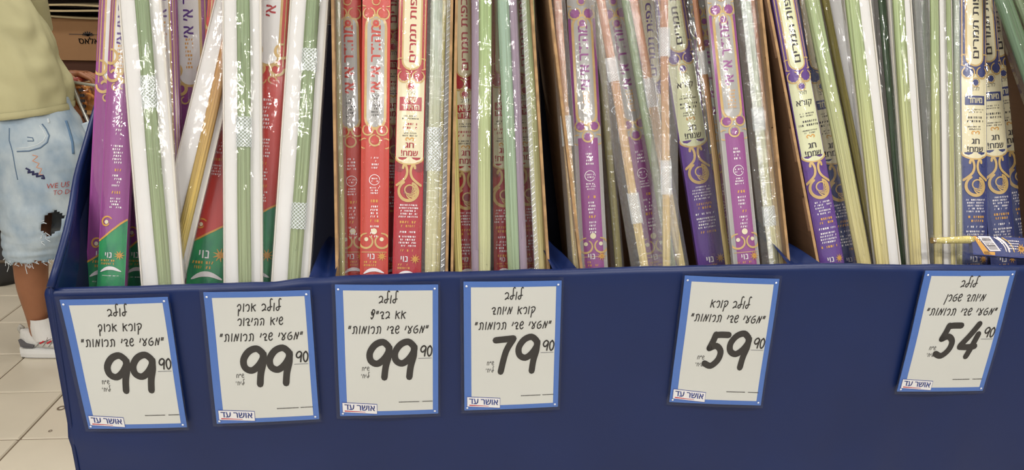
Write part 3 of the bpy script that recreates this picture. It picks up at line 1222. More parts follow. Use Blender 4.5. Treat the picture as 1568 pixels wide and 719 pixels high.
        s.curl(GOLD_O, 4 * k, z - 51 * k, 3.5 * k, 3, a0=math.pi, sgn=-1, turns=0.7, w=1.6 * k)
        zz = s.zof(228 + dy)
        s.text('lettering', letter, 'חג', 0, zz + 4.5 * k, 3, h=8 * k, bold=0.03)
        s.text('lettering', letter, 'שמח!', 0, zz - 7 * k, 3, h=9 * k, w=25 * k, bold=0.03)
        # big scroll below
        zc = zl0 - 45 * k
        for sg in (-1, 1):
            s.blob('rosette', MAROON if base is RED else PURPLE_D if base is not BLUE_D else BLUE_D, sg * 0.7 * s.hw, zl0 - 8 * k, 8 * k, 2)
            s.stroke('gold_scroll', GOLD, [(sg * 9 * k, zl0 - 10 * k), (sg * 8 * k, zl0 - 6 * k), (sg * 4.5 * k, zl0 - 7 * k), (sg * 2.6 * k, zl0 - 16 * k), (sg * 6 * k, zl0 - 26 * k), (sg * 18 * k, zl0 - 36 * k)], 3.6 * k, 4)
        s.curl(GOLD, 0, zc, 15 * k, 4, a0=math.pi * .65, turns=0.85, sgn=1, r1=0.92, w=4 * k)
        s.blob('rosette', MAROON if base is RED else base, 0, zc, 9 * k, 4, jag=0.25)
        s.curl(GOLD, 1 * k, zc + 1 * k, 11 * k, 5, a0=-1.2, turns=0.95, w=1.8 * k, r1=0.45)
        for q in range(6):
            a_ = -1.3 + q * .48
            s.stroke('gold_scroll', GOLD, [(13 * k * math.cos(a_), zc + 13 * k * math.sin(a_)), (8 * k * math.cos(a_ - .5), zc + 8 * k * math.sin(a_ - .5)), (5 * k * math.cos(a_ - 1.1), zc + 5 * k * math.sin(a_ - 1.1))], 2 * k, 5, taper=lambda t: 1.3 - t)
        # text block
        zt = zc - 30 * k
        s.micro(WHITE_P, 0, zt, 30 * k, 5, 4, 4.4 * k)
        s.micro(GOLD_O, 0, zt - 20 * k, 26 * k, 2, 4, 6 * k)
        s.micro(WHITE_P, 0, zt - 32 * k, 30 * k, 1, 4, 5 * k)
        s.micro(WHITE_P, 0, zt - 46 * k, 30 * k, 4, 4, 4.6 * k)
        s.micro(GOLD_O, 0, zt - 60 * k, 28 * k, 1, 4, 6 * k)
        s.palm_logo(398)


GR = 'lulav packs standing in the display'


def P(name, label, bx, by, tx, w, L):
    return Pack(name, label, bx, by, tx, w, L, GR)


# ---- left group: long packs
p = P('lulav_pack', 'leftmost purple lulav pack with green foot beside the blue side panel', 161, 437, 182, 54, 2)
p.long_design(PURPLE, 127, 385, PURPLE_D, 50); p.film(56, 0.011); p.finish()
p = P('lulav_pack', 'second purple pack from the left, in front, with gold scroll and green foot', 172, 437, 193, 41, 1)
p.long_design(PURPLE, 110, 352, PURPLE_D, 50); p.film(44, 0.012, m=FILM); p.finish()
p = P('lulav_pack', 'purple pack with green foot mostly hidden behind the first white-backed pack', 214, 437, 222, 44, 3)
p.long_design(PURPLE, 60, 368, PURPLE_D, 40); p.film(46, 0.011); p.finish()


def whiteback(label, bx, by, tx, w, L, fm, fu, fw, nets=(), fz=0.01, board=WHITE_C, film=None, crinkle=1.3, fu1=None, seam=None, ftop=None):
    p = P('lulav_pack', label, bx, by, tx, w, L)
    p.hw *= 0.94
    p.make_card(board, t=0.0025, bulge=0.0, zbot=0.003)
    p.card.name = 'backing_card'
    # folded long edge of the card
    b = MB()
    b.box(p.hw * .90, p.hw * .995, -0.0032, -0.0012, 0.01, p.len - .01)
    b.box(-p.hw * .995, -p.hw * .93, -0.0028, -0.0012, 0.01, p.len - .01)
    b.build('card_fold', mat('card_fold_shade', srgb(214, 208, 198), rough=0.6), p.card)
    if fm:
        p.frond(fm, fu, fw, z0=fz, yoff=-0.0065, u1=fu1, z1=ftop)
    for a, c in nets:
        p.net(a, c, fu if fu1 is None else (fu + fu1) / 2, fw + 4, yo=-0.0065)
    p.card_tmp = p.card
    p.card = None
    p.film(w, 0.0115, m=film, crinkle=crinkle)
    if seam:
        p.seam(seam)
    return p


whiteback('wide white-backed pack with netted green frond, in front of the purple packs', 250, 437, 215, 67, 0, F_GREEN, 0.12, 20, [(118, 168)], fu1=0.16)
p = P('lulav_pack', 'purple pack with white window close behind the first white pack', 264, 437, 250, 40, 2)
p.long_design(PURPLE, 300, 372, PURPLE_D, 14); p.film(42, 0.011); p.finish()
p = P('lulav_pack', 'purple pack with white window ending in a gold scroll, behind the slanted white pack', 304, 437, 290, 62, 3)
p.long_design(PURPLE, 130, 372, PURPLE_D, 40); p.film(62, 0.011); p.finish()
whiteback('slanting white-backed pack with amber brown frond crossing toward the upper right', 252, 437, 358, 57, 1, F_TANB, 0.50, 17, fu1=0.1, crinkle=2.2, film=FILM)
p = P('lulav_pack', 'red pack with green foot between the slanting pack and the upright white pack', 318, 434, 352, 62, 2)
p.long_design(TOMATO, 60, 356, RED, 20); p.film(64, 0.011); p.finish()
whiteback('upright white-backed pack with green frond topping out inside it, above a netted band', 373, 434, 371, 62, 0, F_GREEN, 0.12, 19, [(180, 226)], ftop=0.62)
p = P('lulav_pack', 'red pack with white window, red letters and gold scroll between two white packs', 392, 432, 418, 56, 1)
p.long_design(TOMATO, 100, 328, RED, 8, tomato=True); p.film(58, 0.011, crinkle=1.6); p.finish()
whiteback('white-backed pack with pale green frond, last before the first brown carton', 445, 430, 474, 61, 0, F_GREEN, 0.25, 20, [(76, 110), (310, 350)], crinkle=2.2)

# ---- first carton
p = P('lulav_pack', 'orange-red pack with silver window, the left one of the pair', 543, 422, 533, 40, 1)
p.window_design(ORED, GOLD, 30, 196); p.film(42, 0.012); p.finish()
p = P('lulav_pack', 'orange-red pack with silver window, the right one of the pair', 573, 421, 577, 42, 0)
p.window_design(ORED, GOLD, 30, 194); p.film(44, 0.012); p.finish()
p = P('lulav_pack', 'narrow clear pack with olive frond squeezed against the left carton wall', 524, 422, 517, 16, 0)
p.frond(F_OLIVE, 0, 9); p.film(17, 0.008, m=FILM_HAZY)
p = P('lulav_pack', 'crimson and gold pack showing only a sliver right of the orange-red pair', 604, 420, 602, 34, 2)
p.cream_design(RED, RED, 'מהודר', True, dy=-60); p.film(36, 0.011); p.finish()
p = P('lulav_pack', 'crimson pack with cream label and red title box, in the first carton', 623, 420, 633, 43, 0)
p.cream_design(RED, RED, 'ההידור', 2); p.film(46, 0.0125); p.finish()


def clear(label, bx, by, tx, w, L, fm, fu, fw, nets=(), film=None, crinkle=1.5, extra=None, seam=None, th=0.011, fu1=None):
    p = P('lulav_pack', label, bx, by, tx, w, L)
    p.frond(fm, fu, fw, yoff=-0.004, u1=fu1)
    if extra:
        p.frond(extra[0], extra[1], extra[2], yoff=-0.002)
    for a, c in nets:
        p.net(a, c, fu, fw + 5)
    p.film(w, th, m=film or FILM_HAZY, crinkle=crinkle)
    if seam:
        p.seam(seam)
    return p


clear('clear pack with pale frond and ribbed seam at the right wall of the first carton', 663, 418, 673, 41, 0, F_PALE, -0.15, 18, [(196, 262)], seam=0.72, extra=(F_YEL, 0.35, 8))

# ---- second carton
p = P('lulav_pack', 'crimson and cream pack behind the yellow stick in the second carton', 716, 414, 709, 34, 1)
p.cream_design(RED, RED, 'ההידור', 2, dy=12); p.film(38, 0.011); p.finish()
p = P('lulav_pack', 'slim bare yellow-green frond in a tight sleeve by the left wall of the second carton', 702, 414, 688, 13, 0)
p.frond(F_YEL, 0, 12); p.film(13, 0.008)
clear('clear pack with bright green frond, frontmost of the second carton', 741, 413, 742, 44, 0, F_BRIGHT, 0.0, 19, extra=(mat('mauve_reflection', srgb(150, 132, 150), rough=0.5), -0.6, 14), film=FILM)  # extra mauve strip: reflections in the sleeve put in as solid colour
p = P('lulav_pack', 'crimson and cream pack in the middle of the second carton, between two green fronds', 772, 413, 768, 32, 1)
p.cream_design(RED, RED, 'ההידור', 2, dy=8); p.film(36, 0.011); p.finish()
clear('clear pack with teal green frond and painted lilac reflection in the second carton', 793, 412, 777, 35, 0, F_TEAL, -0.35, 18, extra=(mat('mauve_reflection', srgb(150, 132, 150), rough=0.5), 0.45, 13), film=FILM)  # the lilac strip is a sleeve reflection done as colour
p = P('lulav_pack', 'crimson and cream pack mostly covered, nearest the right wall of the second carton', 813, 411, 797, 30, 1)
p.cream_design(RED, RED, 'ההידור', 2, dy=6); p.film(32, 0.011); p.finish()
clear('clear pack with green frond and seam along the right wall of the second carton', 827, 411, 807, 26, 0, F_LIME, 0.1, 18, seam=-0.5, film=FILM)

# ---- third carton
clear('clear pack with tan frond hugging the left wall of the third carton', 884, 410, 853, 25, 0, F_TAN, -0.1, 12, [(178, 224)], crinkle=1.6)
p = P('lulav_pack', 'purple pack with silver window, first in the third carton', 909, 410, 888, 42, 1)
p.window_design(PURPLE, GOLD, 30, 188, letter=PURPLE, lower=352); p.film(46, 0.012); p.finish()
clear('narrow clear pack with olive frond right of the first purple pack', 946, 408, 912, 20, 2, F_OLIVE, 0, 12, th=0.009)
clear('slanting clear pack with tan frond and two nets, left in the third carton', 984, 407, 918, 34, 0, F_TAN, 0.1, 13, [(90, 126), (296, 342)], crinkle=2)
p = P('lulav_pack', 'purple pack seen as a slanting strip between two slanting tan fronds', 1006, 407, 936, 40, 2)
p.window_design(PURPLE, GOLD, 30, 185, letter=PURPLE, lower=352); p.film(42, 0.011); p.finish()
clear('slanting clear pack with orange and green frond and one net', 1036, 407, 964, 38, 1, F_TAN, 0.3, 13, [(122, 166)], extra=(F_GREEN, -0.4, 13))
p = P('lulav_pack', 'violet pack with cream window behind the upright clear pack', 1022, 407, 988, 34, 3)
p.cream_design(PURPLE_D, PURPLE_D, 'קורא', False, dy=20); p.film(36, 0.011); p.finish()
clear('upright clear pack with tan frond and two nets in the centre of the third carton', 1020, 407, 1016, 40, 0, F_TAN, 0.0, 12, [(44, 88), (246, 298)], crinkle=1.8)
p = P('lulav_pack', 'violet pack with cream label and black title, third carton', 1090, 407, 1026, 44, 2)
p.cream_design(PURPLE_D, BLACK_P, 'קורא', False, dy=-27, cream=CREAM_G); p.film(46, 0.0115); p.finish()
clear('slanting clear pack with thin tan frond crossing over the violet pack', 1106, 407, 1056, 32, 1, F_TAN, 0.5, 9, [(80, 116)], film=FILM, crinkle=2)
p = P('lulav_pack', 'purple and gold pack glimpsed between the thin tan frond and the next purple pack', 1112, 406, 1072, 36, 3)
p.window_design(PURPLE, GOLD, 60, 235, letter=PURPLE, lower=372); p.film(38, 0.011); p.finish()
p = P('lulav_pack', 'purple pack with silver window, rightmost purple one of the third carton', 1142, 406, 1101, 41, 0)
p.window_design(PURPLE, GOLD, 24, 180, letter=PURPLE, lower=345); p.film(44, 0.012); p.finish()
clear('wide clear pack with two pale fronds along the right wall of the third carton', 1189, 405, 1145, 44, 0, F_PALE, -0.25, 15, [(165, 200), (315, 345)], extra=(F_TAN, 0.35, 10), seam=-0.55)

# ---- right group
p = P('lulav_pack', 'violet pack with cream label, leftmost in the right-hand carton', 1272, 402, 1199, 38, 0)
p.cream_design(PURPLE_D, BLACK_P, 'קורא', False, dy=0, cream=CREAM_G, body_y=244); p.film(42, 0.0125); p.finish()
p = P('lulav_pack', 'blue pack with cream label half hidden right of the violet pack', 1300, 402, 1232, 34, 1)
p.cream_design(BLUE_D, BLACK_P, 'מיוחד', True, dy=0); p.film(36, 0.011); p.finish()
clear('slanting clear pack with light green frond crossing right of the blue sliver', 1321, 402, 1242, 31, 0, F_LIME, 0, 22, film=FILM)
clear('thin slanting yellow-brown frond in clear film beside the light green one', 1341, 402, 1262, 18, 2, F_YEL, 0, 12, film=FILM, th=0.009)
whiteback('narrow white backing card slanting behind the yellow-brown frond', 1352, 402, 1277, 26, 3, None, 0, 0)
whiteback('white-backed pack with green frond along its left edge, right-hand carton', 1358, 402, 1312, 44, 0, F_LIME, -0.5, 21, crinkle=1.8)
clear('thin dark green frond in clear film running down beside the broad white card', 1382, 402, 1349, 18, 1, F_DARK, 0, 12, film=FILM, th=0.009)
whiteback('white-backed pack with leaf green frond at left and bare white strip at right', 1405, 402, 1377, 38, 0, F_LIME, -0.35, 18, crinkle=1.8)
whiteback('crinkled milky sleeve around a white card in the middle of the right-hand carton', 1433, 402, 1409, 23, 1, F_PALE, 0.1, 9, film=FILM_CRINKLED, crinkle=3.0)
clear('slim yellow-green frond right of the crinkled milky sleeve', 1434, 402, 1427, 16, 0, F_LIME, 0, 13, film=FILM, th=0.009)
whiteback('narrow white-backed pack left of the blue labelled packs', 1453, 402, 1446, 21, 0, F_LIME, 0.3, 7)
clear('slim clear sleeve with pale frond touching the first blue labelled pack', 1467, 402, 1461, 17, 1, F_PALE, 0, 10, film=FILM_HAZY, th=0.009)
whiteback('broad white card deep behind the thin dark frond, right-hand carton', 1372, 402, 1338, 34, 3, None, 0, 0)
whiteback('broad white card with pale frond, deep behind the leaf green frond', 1398, 402, 1372, 34, 2, F_PALE, 0.6, 8)
whiteback('white card deep behind the crinkled milky sleeve', 1434, 402, 1418, 34, 2, None, 0, 0)
p = P('lulav_pack', 'blue pack with cream label, left one of the three at the right end', 1489, 402, 1487, 42, 1)
p.cream_design(BLUE_D, BLACK_P, 'מיוחד', True, dy=-6, body_y=246); p.film(44, 0.0125); p.finish()
p = P('lulav_pack', 'blue pack with cream label, middle one of the three at the right end', 1534, 402, 1501, 42, 2)
p.cream_design(BLUE_D, BLACK_P, 'מיוחד', True, dy=-12); p.film(44, 0.0125, crinkle=1.6); p.finish()
p = P('lulav_pack', 'blue pack with cream label, right one of the three, leaning most', 1574, 402, 1513, 42, 3)
p.cream_design(BLUE_D, BLACK_P, 'מיוחד', True, dy=-20); p.film(44, 0.0125, crinkle=1.6); p.finish()
clear('broad dark green frond in clear film leaning steeply across the top right corner', 1672, 402, 1534, 34, 0, F_DARK, 0, 26, film=FILM, crinkle=2.2)
clear('clear pack with dark frond rising behind the steeply leaning one, right edge', 1612, 402, 1527, 34, 4, F_DARK, 0, 22, film=FILM)
clear('mid green frond in glossy film behind the dark one at the right edge', 1716, 402, 1562, 34, 1, F_GREEN, 0, 24, film=FILM, crinkle=2.2)
whiteback('white-backed pack leaning in the far top right corner', 1752, 402, 1600, 36, 2, F_PALE, 0, 12)

# ---- pack lying across the front at the right
A = on_y(1424, 380, 0.034)
Bq = on_y(1620, 392, 0.034)
d = (Bq - A).normalized()
up = Vector((0, 0.5, 0.866))
up = (up - d * up.dot(d)).normalized()
nn = d.cross(up)
if nn.y > 0:
    nn = -nn
M = Matrix((d, up, -nn if False else nn)).transposed().to_4x4()
M.translation = A + Vector((0, 0, 0.008))
lie = thing('lying_pack', 'blue lulav pack with barcode lying on its side on the rim above the last sign', 'palm frond pack', group=None, mat=M)
# local x along the pack, y up the face, z toward the viewer
sc = (A - CAM).dot(FW) / FPX
b = MB()
b.rings([[Vector((x, yy, z)) for yy, z in ((-hw_, 0), (hw_, 0), (hw_, .008), (-hw_, .008))] for x, hw_ in ((62 * sc, 15 * sc), (250 * sc, 17 * sc))])
b.build('printed_card', BLUE_D, lie)
card2 = lie.children[0]


def lflat(name, m_, vs, fs, lay=1):
    bb = MB()
    bb.add([(x * sc, y * sc, 0.008 + lay * 0.0003) for x, y in vs], fs)
    return bb.build(name, m_, card2)


lflat('gold_border', GOLD_O, [(64, 14), (70, 14), (92, -14), (80, -14)], [(0, 1, 2, 3)])
lflat('gold_border', GOLD_O, [(80, -9), (98, -9), (98, -14), (80, -14)], [(0, 1, 2, 3)])
lflat('barcode_patch', WHITE_P, [(72, 14), (92, 15), (108, -7), (90, -8)], [(0, 1, 2, 3)], 2)
vs, fs = [], []
for k in range(9):
    t0 = (k + 0.2) / 9
    t1 = t0 + random.choice((0.03, 0.05, 0.07))
    for t in (t0, t1):
        vs += [(75 + 16 * t, 12 - 19 * t), (90 + 15 * t, 13 - 19 * t)]
    o = 4 * k
    fs.append((o, o + 1, o + 3, o + 2))
lflat('barcode', BLACK_P, vs, fs, 3)
for off, m_, w_ in ((0, WHITE_P, 3), (8, GOLD, 2), (-5, WHITE_P, 1.6)):
    v_, f_ = stroke2d([(104 + off, 14), (114 + off, 8), (120 + off, 0), (122 + off, -7)], w_)
    lflat('swoosh', m_, v_, f_, 2)
for cx, cy in ((142, -2), (153, -15), (196, 2)):
    v_, f_ = [], []
    for q in range(10):
        a = q / 10 * 2 * math.pi
        a_, b_ = stroke2d([(cx, cy), (cx + 8 * math.cos(a), max(-16, cy + 8 * math.sin(a)))], 2.6, taper=lambda t: 1.2 - t)
        o = len(v_)
        v_ += a_
        f_ += [tuple(i + o for i in f) for f in b_]
    lflat('palm_emblem', GOLD_O, v_, f_, 3)
v_, f_ = [], []
for r_ in range(4):
    x = 122
    while x < 138:
        l = random.uniform(1, 3)
        o = len(v_)
        y_ = 9 - r_ * 4
        v_ += [(x, y_), (x + l, y_), (x + l, y_ + 1.6), (x, y_ + 1.6)]
        f_.append((o, o + 1, o + 2, o + 3))
        x += l + 1
lflat('small_print', WHITE_P, v_, f_, 3)
b = MB()
b.tube([(2 * sc, 4 * sc, 0.004), (20 * sc, 5 * sc, 0.005), (60 * sc, 9 * sc, 0.004), (66 * sc, 9 * sc, 0.004)], [0.0042, 0.0052, 0.0062, 0.006], 10)
b.build('palm_frond', F_YEL, lie, smooth=True)
b = MB()
b.tube([(-1 * sc, 4 * sc, 0.004), (4 * sc, 4 * sc, 0.004)], 0.0048, 10)
b.build('cut_tip', mat('cut_stem', srgb(134, 112, 66), rough=0.8), lie)
b = MB()


def lf(u, v):
    x = (-3 + 255 * u) * sc
    hw_ = (13 + 7 * min(1, u * 3)) * sc
    yy = (v * 2 - 1) * hw_
    return (x, yy, 0.0105 * (1 - abs(v * 2 - 1) ** 3) + 0.0018 * noise.noise(Vector((u * 30, v * 4, 3))) + 0.0012)


b.grid(90, 10, lf)
b.build('plastic_sleeve', FILM, lie, smooth=True)

# ------------------------------------------------------------------ price signs
S_BLUE = mat('sign_blue', srgb(70, 112, 190), rough=0.35, coat=0.2, var=0.05, scale=(12, 12, 12))
S_WHITE = mat('sign_white', srgb(214, 211, 206), rough=0.55)
INK = mat('marker_ink', srgb(40, 34, 33), rough=0.6)
S_RED = mat('logo_red', srgb(196, 40, 60), rough=0.5)
S_LOGO = mat('logo_blue', srgb(58, 76, 156), rough=0.5)
S_GREY = mat('underline_grey', srgb(120, 120, 126), rough=0.6)
POCKET = film_mat('sign_pocket', haze=0.008, gl=0.014, rough=0.2, bscale=(20, 20, 20), bstr=0.1, glmax=0.03)
CLIPM = mat('pocket_rivet', srgb(220, 224, 232), rough=0.2, coat=0.6)

SIGN_Q = [
    [(91.2, 459.2), (256.5, 454.7), (286.3, 653.6), (136, 655.9)],
    [(311.2, 447.6), (474.4, 444.4), (488.8, 641.2), (332, 648.2)],
    [(512.8, 436), (671, 436), (671, 632.7), (520.8, 636.6)],
    [(709.7, 431.3), (860, 429.7), (854.3, 622.2), (711.3, 627.8)],
    [(1049, 421.9), (1193.7, 427.2), (1164.9, 620.3), (1025, 615)],
    [(1417.9, 414.6), (1556, 414.6), (1505.1, 598), (1374, 599.2)]]
Q3 = '״מטעי שדי תרומות״'
SIGN_T = [
    (['לולב', 'קורא ארוך', Q3], '99', 'white price sign 99.90 at the left corner of the blue drape', (.10, .212, .325), 0.07),
    (['לולב ארוך', 'שיא ההידור', Q3], '99', 'white price sign 99.90 with long first line, second sign from the left', (.115, .22, .335), 0),
    (['לולב', 'אא בד״ץ', Q3], '99', 'white price sign 99.90 hanging below the orange-red and crimson packs', (.105, .22, .33), 0),
    (['לולב', 'קורא מיוחד', Q3], '79', 'white price sign 79.90 under the second carton', (.105, .215, .33), 0),
    ([None, 'לולב קורא', Q3], '59', 'white price sign 59.90 with only two ink lines, under the purple packs', (.1, .2, .31), 0),
    (['לולב', 'מיוחד שטרן', Q3], '54', 'white price sign 54.90 leaning at the right end of the drape', (.10, .212, .325), 0)]


def make_sign(q, spec):
    lines, price, label, lv, sh = spec
    Y = -0.0095
    C = [on_y(px, py, Y) for px, py in q]
    O = (C[0] + C[1] + C[2] + C[3]) / 4
    o = thing('price_sign', label, 'sign', O, 'price signs on the blue drape')
    AS = 0.21 / 0.148

    def W(u, v, lay=0):
        u_, v_ = u, v
        p_ = (C[0] * (1 - u_) + C[1] * u_) * (1 - v_) + (C[3] * (1 - u_) + C[2] * u_) * v_
        bow = 0.0012 * math.sin(math.pi * u_) + 0.0008 * math.sin(math.pi * v_ * 2 + q[0][0])
        return (p_.x - O.x, p_.y - O.y - bow - lay * 0.00022, p_.z - O.z)

    def emit(name, m_, vs, fs, lay):
        b = MB()
        b.add([W(u, v, lay) for u, v in vs], fs)
        return b.build(name, m_, o)

    def gridpart(name, m_, u0, v0, u1, v1, lay, n=8):
        b = MB()
        b.grid(n, n, lambda a, c: W(u0 + (u1 - u0) * a, v1 + (v0 - v1) * c, lay))
        return b.build(name, m_, o)

    g = gridpart('sign_board', S_BLUE, 0, 0, 1, 1, 0)
    md = g.modifiers.new('thickness', 'SOLIDIFY')
    md.thickness = 0.0012
    md.offset = -1
    gridpart('white_paper', S_WHITE, .075, .04, .945, .965, 1)
    # ink lines
    b = MB()
    for t, vc in zip(lines, lv):
        if not t:
            continue
        h = 0.052
        wd = sum(HAND[c][0] for c in t) + 0.14 * len(t)
        sx = h * AS * 0.84
        tot = wd * sx
        if t == Q3:
            sx *= 0.80 / tot
            tot = 0.80
        x = 0.51 + tot / 2
        for c in t:
            cw, st_ = HAND[c]
            x -= (cw + 0.14) * sx
            for s_ in st_:
                vv, ff = stroke2d(s_, 0.175)
                b.add([W(x + (a + 0.10 * c_) * sx, vc + h * 0.5 - c_ * h, 3) for a, c_ in vv], ff)
    b.build('handwriting', INK, o)
    # price
    b = MB()
    for k, c in enumerate(price):
        for s_ in DIGIT[c][1]:
            vv, ff = stroke2d(s_, 0.17)
            b.add([W(0.297 + 0.25 * k + a * 0.385, 0.712 - c_ * 0.30, 3) for a, c_ in vv], ff)
    b.build('price_digits', INK, o)
    b = MB()
    for k, c in enumerate('90'):
        for s_ in DIGIT[c][1]:
            vv, ff = stroke2d(s_, 0.15)
            b.add([W(0.822 + 0.062 * k + a * 0.10, 0.537 - c_ * 0.085, 3) for a, c_ in vv], ff)
    b.build('small_digits', INK, o)
    emit('underline', S_GREY, [(0.80, .548), (0.935, .548), (0.935, .552), (0.80, .552)], [(0, 1, 2, 3)], 3)
    b = MB()
    for t, vc in (('ש״ח', .625), ('ליח׳', .682)):
        h = 0.027
        sx = h * AS * 0.95
        x = 0.315
        for c in t:
            cw, st_ = HAND[c]
            x -= (cw + 0.1) * sx
            for s_ in st_:
                vv, ff = stroke2d(s_, 0.14)
                b.add([W(x + a * sx, vc + h * 0.5 - c_ * h, 3) for a, c_ in vv], ff)
    b.build('unit_note', INK, o)
    # small printed code line
    b = MB()
    x = 0.60
    while x < 0.945:
        l = random.uniform(0.004, 0.009)
        if not (0.80 < x < 0.83):
            b.add([W(x, .898, 3), W(x + l, .898, 3), W(x + l, .890, 3), W(x, .890, 3)], [(0, 1, 2, 3)])
        x += l + 0.004
    b.build('code_line', INK, o)
    # shop logo
    def LW(a, c):
        return (0.03 + 0.345 * a, 0.892 + 0.075 * c + 0.018 * a)
    emit('logo_edge', S_LOGO, [LW(-.012, -.06), LW(1.012, -.06), LW(1.012, 1.06), LW(-.012, 1.06)], [(3, 2, 1, 0)], 3)
    lg = emit('logo_panel', WHITE_P, [LW(0, 0), LW(1, 0), LW(1, 1), LW(0, 1)], [(3, 2, 1, 0)], 4)
    vs_, fs_, asp = text2d('אושר עד', 0.025)
    emit('logo_text', S_LOGO, [LW(.06 + .88 * a, .70 - .56 * c) for a, c in vs_], fs_, 5)
    emit('logo_underline', S_RED, [LW(.06, .80), LW(.66, .84), LW(.66, .88), LW(.06, .92)], [(3, 2, 1, 0)], 5)
    # clear pocket around the card, with bright pressed corners
    u0 = -0.035 if q[0][0] < 900 else -0.03
    gridpart('clear_pocket', POCKET, u0, -0.03, 1.02, 1.02, 6)
    b = MB()
    for cu, cv in ((.03, .03), (.965, .025), (.965, .975), (.03, .978)):
        c_ = Vector(W(cu, cv, 7))
        r_ = 0.0016
        ring = [c_ + Vector((r_ * math.cos(k * math.pi / 4), 0, r_ * math.sin(k * math.pi / 4))) for k in range(8)]
        b.add(ring + [c_ + Vector((0, -0.0008, 0))], [(k, (k + 1) % 8, 8) for k in range(8)])
    b.build('pocket_rivet', CLIPM, o)
    return o


for q, sp in zip(SIGN_Q, SIGN_T):
    make_sign(q, sp)

# ------------------------------------------------------------------ background shelf with cartons
SHELFM = mat('shelf_metal', srgb(120, 104, 82), rough=0.5)
SHELF_D = mat('shelf_shadow_board', srgb(74, 58, 46), rough=0.7)
LEDGE = mat('shelf_ledge', srgb(178, 160, 128), rough=0.5)
BOXB = mat('store_carton', srgb(150, 112, 76), rough=0.85, var=0.1, scale=(6, 6, 6))
BOXB2 = mat('dark_store_carton', srgb(96, 62, 48), rough=0.85, var=0.15, scale=(6, 6, 6))
sh = thing('shelf_unit', 'metal store shelf with pale ledges and cartons, behind the shopper', 'shelf', (0, 3.3, 0))
levels = [0.50, 0.66 - 0.01, 0.925, 1.45]
LV = [0.08, 0.60, 0.92, 1.46]
for z in LV:
    b = MB()
    b.box(-2.9, 1.8, -0.26, 0.36, z - 0.02, z)
    b.build('shelf_board', SHELF_D, sh)
    b = MB()
    b.box(-2.9, 1.8, -0.285, -0.26, z - 0.03, z + 0.008)
    b.build('shelf_ledge', LEDGE, sh)
b = MB()
b.box(-2.9, 1.8, 0.36, 0.38, 0, 2.0)
b.build('back_panel', SHELF_D, sh)
for x in (-2.92, -1.36, 0.2, 1.78):
    b = MB()
    b.box(x - 0.02, x + 0.02, 0.30, 0.34, 0, 2.0)
    b.box(x - 0.02, x + 0.02, -0.24, -0.20, 0, 2.0) if x < -2 or x > 1 else None
    b.build('upright', SHELFM, sh)


def store_carton(label, x0, x1, z0, z1, m_=BOXB, y0=3.06, dep=0.5, text=None, tape=True, patch=None):
    b = MB()
    w, h = x1 - x0, z1 - z0
    b.box(-w / 2, w / 2, 0, dep, 0, h)
    o = thing('store_carton', label, 'carton', ((x0 + x1) / 2, y0, z0), 'store cartons on the shelf')
    bd = b.build('carton_body', m_, o)
    b = MB()
    b.box(-w / 2 - .001, w / 2 + .001, -0.0015, 0.001, h * 0.93, h * 0.95)
    b.box(-w / 2 + .0, w / 2 - .0, 0.02, dep / 2 - .003, h, h + 0.003)
    b.box(-w / 2 + .0, w / 2 - .0, dep / 2 + .003, dep - .02, h, h + 0.003)
    b.build('flap', mat('flap_card', srgb(136, 100, 66), rough=0.9), o)
    if text:
        vs_, fs_, asp = text2d(text, 0.02)
        b = MB()
        th_ = 0.032
        cx = text_x - (x0 + x1) / 2
        cz = text_z - z0
        b.add([(cx + (x - .5) * th_ * asp, -0.0025, cz + (y - .5) * th_) for x, y in vs_], fs_)
        for k in range(7):
            a = math.pi * (k + .5) / 7
            v_, f_ = stroke2d([(cx, cz + 0.024), (cx + 0.026 * math.cos(a), cz + 0.024 + 0.018 * math.sin(a))], 0.006)
            b.add([(x, -0.0025, z) for x, z in v_], f_)
        b.add([(cx - .09, -.0025, cz + .028), (cx + .09, -.0025, cz + .028), (cx + .09, -.0025, cz + .031), (cx - .09, -.0025, cz + .031)], [(0, 1, 2, 3)])
        b.build('lettering', BLACK_P, o)
    if patch:
        b = MB()
        for px_, w_, c_ in patch:
            b.box(px_ - w_ / 2, px_ + w_ / 2, -0.004, 0, h * 0.25, h * 0.6)
        b.build('label_patch', mat('magenta_label', srgb(120, 50, 84), rough=0.6), o)
    return o


tp = on_y(136, 62, 3.06)
text_x, text_z = tp.x, tp.z
ct = on_y(110, 28, 3.06).z
store_carton('large brown store carton with a crown and dark letters behind the shopper', -2.30, -1.50, 1.0, ct, text='אלאס')
store_carton('flat dark carton with magenta labels under the lettered carton', -2.30, -1.50, 0.925, 0.998, BOXB2, y0=3.09, patch=((0.15, 0.06, 0), (0.3, 0.05, 0)))
c2t, c2b = on_y(108, 119, 3.06).z, on_y(108, 175, 3.06).z
store_carton('plain tan carton on the middle shelf at hand height', -2.30, -1.46, c2b, 0.878, mat('tan_store_carton', srgb(166, 130, 88), rough=0.85))
store_carton('dark flat carton beneath the plain tan one', -2.30, -1.46, 0.605, c2b - .003, BOXB2, y0=3.1, patch=((0.2, 0.05, 0), (0.32, 0.05, 0)))
store_carton('tan carton on the lower shelf beside the raised denim knee', -2.30, -1.40, 0.085, 0.55)
store_carton('dark reddish carton seen in the gap between the middle cartons', 0.25, 0.85, 0.925, 1.10, BOXB2)
store_carton('brown carton on the shelf glimpsed behind the narrow left gap', -0.95, -0.35, 0.925, 1.16, BOXB2)
b = MB()
for k, (dz, dy) in enumerate(((0, 0), (0.024, -0.02), (0.05, 0.01))):
    def fl(u, v, dz=dz, dy=dy, k=k):
        return (-2.3 + 0.82 * u, 3.04 + dy + 0.4 * v, ct + 0.012 + dz + 0.006 * math.sin(u * 7 + k * 2) + 0.014 * (1 - u) * (k == 1))
    b.grid(12, 4, fl)
